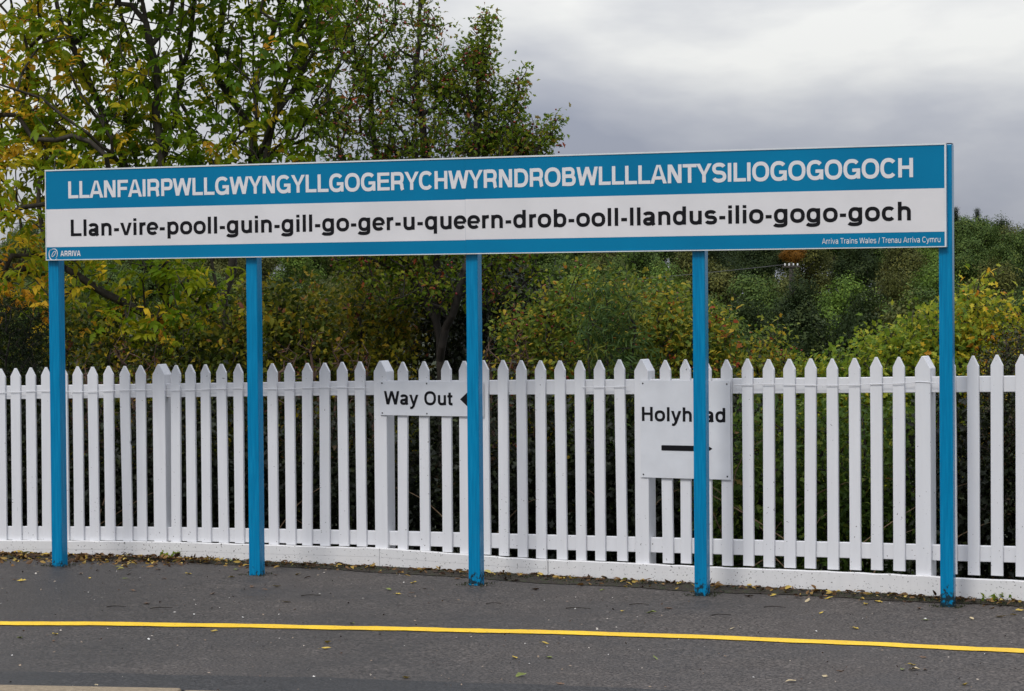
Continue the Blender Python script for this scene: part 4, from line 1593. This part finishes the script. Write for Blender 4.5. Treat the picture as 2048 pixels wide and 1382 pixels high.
def far_tree(x, y, ztop, H, var, label, group, name='broadleaf_tree', lean=0.0):
    cm, wm = var
    s = H / 8.0
    r = empty(name, (x, y, ztop - H), random.uniform(0, 6.28))
    r.scale = (s * random.uniform(.9, 1.15), s * random.uniform(.9, 1.15), s)
    tag(r, label, 'tree', group)
    c = bpy.data.objects.new('crown', cm)
    COL.objects.link(c)
    c.parent = r
    t = bpy.data.objects.new('trunk', wm)
    COL.objects.link(t)
    t.parent = r
    return r


ROWS = [(80, 635, 18, 125, 7.0), (104, 580, 18, 115, 7.2), (130, 530, 16, 105, 7.5), (165, 484, 12, 80, 7.8), (205, 451, 7, 62, 8.2), (232, 441, 5, 60, 8.4)]
rr = random.Random(21)
for ri, (Y, pt, jt, sp, H) in enumerate(ROWS):
    px = -160 + ri * 37
    while px < 2260:
        p = px + rr.uniform(-30, 30)
        y = Y + rr.uniform(-5, 5)
        t = pt + rr.gauss(0, jt)
        px += sp * rr.uniform(.8, 1.2)
        if ri == 0 and 1580 < p < 1720:
            t += 25
        if ri == 2 and 1500 < p < 1660:
            t = max(t, 556)
        x, z = PXY(p, t, y)
        if p < 1080 and (ri == 0 or (ri < 3 and rr.random() < .5)):
            continue
        v = rr.randrange(7)
        if ri < 2 and 1470 < p < 1760:
            v = 2  # dark-leaved variant paints the shade of the hollow into the leaf colour
        tone = ('mid green', 'olive', 'dark green', 'mid green', 'fresh green')[v % 5]
        row = ('front row', 'second row', 'middle row', 'upper row', 'skyline row', 'skyline row')[ri]
        side = 'right of the sign' if p > 1900 else ('below the sign' if p > 1080 else 'behind the hawthorn')
        far_tree(x, y, z, H * rr.uniform(.9, 1.15), VARS[v], f'{tone} tree, {row} of the far wood {side}', f'{tone} trees, {row} of the far wood, {side}')
x, z = PXY(1588, 490, 150)
far_tree(x, 150, z, 3.0, V_ORANGE, 'small orange autumn tree on the far wooded hillside below the sign', None, 'autumn_tree')
for p, t, lab in ((1913, 437, 'left one of two dark conifer tips above the far wood'), (1956, 440, 'right one of two dark conifer tips above the far wood')):
    x, z = PXY(p, t, 203)
    far_tree(x, 203, z, 8.5, V_CON, lab, None, 'conifer_tree').scale = (1.15, 1.15, 1.06)

# far telegraph pole
x, z = PXY(1583, 531, 112)
tp = empty('telegraph_pole', (x, 112, z - 7))
tag(tp, 'distant telegraph pole with white insulators in front of the wooded hill', 'pole')
np_mesh('pole_shaft', *tube_arrays([(0, 0, 0)], [(0, 0, 7.05)], [.13], [.09], 10), M_POLE, tp, smooth=True)
box('cross_arm', (-.42, .42, -.14, -.06, 6.80, 6.88), M_POLE, tp, .004)
for i in range(4):
    a = box('insulator', (-.335 + i * .2, -.265 + i * .2, -.135, -.065, 6.882, 6.99), M_INSUL, tp, .014)
for s, k in ((-1, 0), (-1, 1)):
    pts = [(-.3 + k * .2 + s * t * 24, -.1 - t * 3, 6.95 - 1.6 * t + 1.0 * t * t - (.9 * t if s < 0 else 0)) for t in np.linspace(0, 1, 12)]
    polyline_tube('wire', pts, .006, M_WIRE, tp, 4)

# ------------------------------------------------------------------ ground dressing: soil edge, litter, leaves, twigs, weeds


def soil_edge():
    xs = np.linspace(-9, 7, 520)
    V = []
    for i, x in enumerate(xs):
        a = fence_dir(x)
        w = 0.20 + .07 * math.sin(x * 1.3 + 1) + .03 * math.sin(x * 6.1) + random.uniform(-.02, .02)
        for j, f in enumerate((0, .5, 1)):
            b = -0.038 - w * f
            X, Y = x - math.sin(a) * b, fence_y(x) + math.cos(a) * b
            V.append((X, Y, ground_z(X, Y) + (0.022, 0.014 + random.uniform(-.004, .006), 0.0035)[j]))
    F = []
    for i in range(len(xs) - 1):
        for j in range(2):
            F.append((i * 3 + j, i * 3 + j + 1, (i + 1) * 3 + j + 1, (i + 1) * 3 + j))
    o = py_mesh('soil_strip', V, [f[::-1] for f in F], M_SOIL, smooth=True)
    tag(o, 'strip of dark soil and moss along the foot of the fence', kind='stuff')
    o['category'] = 'soil'


soil_edge()


def litter():
    rng = np.random.default_rng(77)
    n = 2200
    xs = np.where(rng.uniform(0, 1, n) < .45, rng.uniform(-4.4, -2.0, n), rng.uniform(-4.4, 3.3, n))
    d = np.abs(rng.normal(0, .10, n)) + .045
    d = np.where((xs < -2.1) & (rng.uniform(0, 1, n) < .45), rng.uniform(.05, .9, n) * rng.uniform(.3, 1, n), d)
    P = []
    for x, b in zip(xs, d):
        a = fence_dir(x)
        X, Y = x + math.sin(a) * b, fence_y(x) - math.cos(a) * b
        P.append((X, Y, ground_z(X, Y) + (.022 if b < .2 else .006) + rng.uniform(0, .008)))
    P = np.array(P)
    D = rng.normal(size=(n, 3)) * np.array([1, 1, .22])
    s = rng.uniform(.022, .06, n)
    V, F, li = leaves_arrays(P, D, s, s * rng.uniform(.3, .6, n), 'blade', rng, .15)
    T = np.clip(rng.beta(1.2, 1.5, n), 0, 1)
    m = leaf_mat('litter_leaf', [(0, (.018, .010, .006)), (.35, (.055, .028, .012)), (.6, (.13, .07, .022)), (.8, (.26, .17, .03)), (.93, (.36, .27, .07)), (1, (.12, .15, .03))], .6, .1, .3)
    o = np_mesh('leaf_litter', V, F, m, None, tint=T[li])
    tag(o, 'drift of brown and yellow fallen leaves along the fence foot', kind='stuff')
    o['category'] = 'leaf litter'
    # moss tufts round the foot of the fence
    n = 5200
    xs = rng.uniform(-3.0, 3.2, n)
    d = .04 + np.abs(rng.normal(0, .085, n))
    keep = (np.sin(xs * 3.1) + .6 * np.sin(xs * 7.7 + 2) + rng.normal(0, .5, n)) > -.2
    xs, d = xs[keep], d[keep]
    P = []
    for x, b in zip(xs, d):
        a = fence_dir(x)
        X, Y = x + math.sin(a) * b, fence_y(x) - math.cos(a) * b
        P.append((X, Y, ground_z(X, Y) + .012))
    for u in (-0.003, 1.455, 2.973, 4.432, 5.912):  # moss at the sign post feet, also standing in for their contact shadow
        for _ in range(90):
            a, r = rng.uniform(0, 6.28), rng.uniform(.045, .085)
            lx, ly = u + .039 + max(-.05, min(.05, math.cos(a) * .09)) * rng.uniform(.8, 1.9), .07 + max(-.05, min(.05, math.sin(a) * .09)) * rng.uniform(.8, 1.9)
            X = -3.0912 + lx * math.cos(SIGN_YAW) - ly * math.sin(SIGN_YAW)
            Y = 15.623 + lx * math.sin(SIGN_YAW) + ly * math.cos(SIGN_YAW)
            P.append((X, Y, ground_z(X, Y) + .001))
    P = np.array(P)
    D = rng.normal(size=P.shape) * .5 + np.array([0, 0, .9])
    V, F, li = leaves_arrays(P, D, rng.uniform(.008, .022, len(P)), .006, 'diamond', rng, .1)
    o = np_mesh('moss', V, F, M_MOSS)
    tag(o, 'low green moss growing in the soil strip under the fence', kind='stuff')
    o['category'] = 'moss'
    # grit and tiny debris on the asphalt
    n = 900
    xs = rng.uniform(-3.6, 3.3, n)
    ys = rng.uniform(10.6, 15.6, n)
    ok = np.array([y < fence_y(x) - .3 and abs(y - line_y(x)) > .1 for x, y in zip(xs, ys)])
    xs, ys = xs[ok], ys[ok]
    P = np.array([(x, y, ground_z(x, y) + .006) for x, y in zip(xs, ys)])
    D = rng.normal(size=P.shape) * np.array([1, 1, .15])
    L = rng.uniform(.006, .020, len(P))
    V, F, li = leaves_arrays(P, D, L, L * rng.uniform(.25, .8, len(P)), 'diamond', rng, .0)
    m = leaf_mat('grit', [(0, (.015, .012, .010)), (.5, (.05, .03, .02)), (.7, (.22, .17, .12)), (1, (.55, .53, .48))], .7, .0, .3)
    o = np_mesh('grit', V, F, m, None, tint=rng.uniform(0, 1, len(P))[li])
    tag(o, 'tiny stones and leaf scraps scattered over the asphalt', kind='stuff')
    o['category'] = 'grit'


litter()


def fallen_leaf_mesh(kind, seed):
    r = random.Random(seed)
    outline = [(0, 0), (.18, .20), (.34, .15), (.46, .33), (.66, .20), (1, 0), (.66, -.20), (.46, -.33), (.34, -.15), (.18, -.20)] if seed % 2 else \
              [(0, 0), (.15, .13), (.38, .22), (.65, .18), (.88, .07), (1, 0), (.88, -.07), (.65, -.18), (.38, -.22), (.15, -.13)]
    c1, c2 = r.uniform(.1, .9), r.uniform(.15, .5)
    def zf(x, y): return .05 + c2 * (abs(y) ** 1.3) * 1.4 + .22 * c1 * (x - .5) ** 2 + .03 * math.sin(x * 7 + seed)
    V = [(x - .5, y, zf(x, y)) for x, y in outline] + [(x - .5, 0, zf(x, 0) - .02) for x in (.3, .5, .72)] + [(-.5, 0, .03), (-.78, .05, .02), (-.78, .07, .03)]
    F = [(0, 10, 1), (1, 10, 2), (2, 10, 11), (2, 11, 3), (3, 11, 12), (3, 12, 4), (4, 12, 5), (5, 12, 6), (6, 12, 7), (7, 12, 11), (7, 11, 8), (8, 11, 10), (8, 10, 9), (9, 10, 0), (13, 14, 15)]
    me = bpy.data.meshes.new('fallen_leaf')
    me.from_pydata(V, [], F)
    me.materials.append(FALLEN[kind])
    me.update()
    return me


LEAFM = {k: [fallen_leaf_mesh(k, s) for s in range(i * 7, i * 7 + 4)] for i, k in enumerate(FALLEN)}
LV = [(-2.33, 14.33), (-1.82, 14.17), (-1.53, 14.39), (-1.62, 14.51), (-1.47, 14.54), (-1.34, 13.8), (-2.15, 13.72), (-1.61, 12.57), (-2.44, 12.45), (-2.4, 12.21), (-2.6, 12.32), (-0.97, 12.17), (-0.96, 11.96), (-1.93, 10.81), (-2.7, 14.94), (-2.81, 15.21), (-2.49, 15.19), (-2.48, 14.95), (-2.23, 14.95), (-2.11, 15.2), (-2.34, 15.42), (-3.17, 14.88), (-3.11, 14.81), (-1.81, 15.03), (-1.32, 15.01), (-1.54, 15.15), (-1.4, 15.18), (-1.83, 15.45), (-0.62, 14.25), (-0.55, 14.43), (-0.77, 14.38), (-0.7, 14.18), (-0.89, 12.89), (0.16, 12.15), (-0.0, 11.66), (0.17, 11.67), (0.03, 11.1), (-0.51, 11.04), (0.21, 10.87), (0.62, 13.42), (0.13, 14.41), (0.54, 14.37), (0.01, 14.87), (0.34, 14.72), (-0.63, 14.73), (-0.36, 14.97), (0.89, 13.53), (0.78, 13.34), (1.18, 12.71), (1.75, 13.35), (1.85, 12.72), (1.41, 14.09), (1.57, 14.14), (1.88, 14.0), (1.74, 13.88), (2.15, 13.84), (2.06, 13.72), (2.34, 13.53), (2.29, 13.06), (2.56, 13.11), (2.74, 13.19), (1.94, 11.45), (1.93, 11.3), (1.98, 11.3), (1.87, 11.3), (1.47, 11.1), (1.29, 10.95), (2.09, 10.86), (0.7, 11.65), (1.56, 11.25), (2.9, 13.45), (2.83, 13.28), (2.04, 11.69)]
rr = random.Random(9)
for i, (x, y) in enumerate(LV):
    kind = rr.choices(('yellow', 'brown', 'pale', 'green'), (5, 4, 3, 2))[0]
    o = bpy.data.objects.new('fallen_leaf', rr.choice(LEAFM[kind]))
    COL.objects.link(o)
    s = rr.uniform(.038, .068)
    o.scale = (s, s, s * rr.uniform(.8, 1.5))
    o.location = (x, y, ground_z(x, y) + .002)
    o.rotation_euler = (rr.gauss(0, .15), rr.gauss(0, .15), rr.uniform(0, 6.28))
    zone = 'between the fence and the yellow line' if y > line_y(x) else 'in front of the yellow line'
    tag(o, f'single {kind} fallen leaf on the asphalt {zone}', 'leaf', f'{kind} fallen leaves {zone}')
TW = [(-1.22, 14.08), (-0.12, 13.72), (0.37, 13.51), (0.73, 13.69), (1.17, 13.24), (1.51, 13.58), (-2.03, 13.5), (-2.3, 13.56)]
for x, y in TW:
    L = rr.uniform(.08, .15)
    a = rr.uniform(-.3, .3)
    pts = [(L * (t - .5), L * a * (t - .5) + .008 * math.sin(t * 5), .004 + .004 * math.sin(t * 3)) for t in np.linspace(0, 1, 6)]
    o = polyline_tube('twig', pts, np.linspace(.0032, .0018, 6), M_BARKDK, None, 5)
    o.location = (x, y, ground_z(x, y) + .002)
    tag(o, 'thin dark twig lying on the asphalt between fence and yellow line', 'twig', 'fallen twigs on the platform')


def weed(x, back, seed, h, label):
    r = np.random.default_rng(seed)
    a = fence_dir(x)
    X, Y = x + math.sin(a) * back, fence_y(x) - math.cos(a) * back
    root = empty('weed', (X, Y, ground_z(X, Y)))
    tag(root, label, 'weed')
    n = 9
    ps = r.normal(size=(n, 3)) * np.array([.035, .02, 0]) + np.array([0, 0, h])
    ps[:, 2] *= r.uniform(.4, 1.1, n)
    V, F = tube_arrays(np.zeros((n, 3)), ps, [.0016] * n, [.001] * n, 4)
    np_mesh('stems', V, F, M_MOSS, root)
    idx = np.repeat(np.arange(n), 4)
    V, F, li = leaves_arrays(ps[idx], r.normal(size=(len(idx), 3)) + np.array([0, -.3, .3]), r.uniform(.018, .034, len(idx)), .018, 'blade', r)
    np_mesh('foliage', V, F, L_BRIGHT, root, tint=np.clip(r.normal(.4, .12, len(idx)), 0, 1)[li])


weed(2.86, .06, 3, .045, 'small green weed at the foot of the base board at far right')
weed(-2.36, .08, 4, .05, 'little green weed in the leaves at the foot of the left fence')
print('meshes done', len(bpy.data.objects))
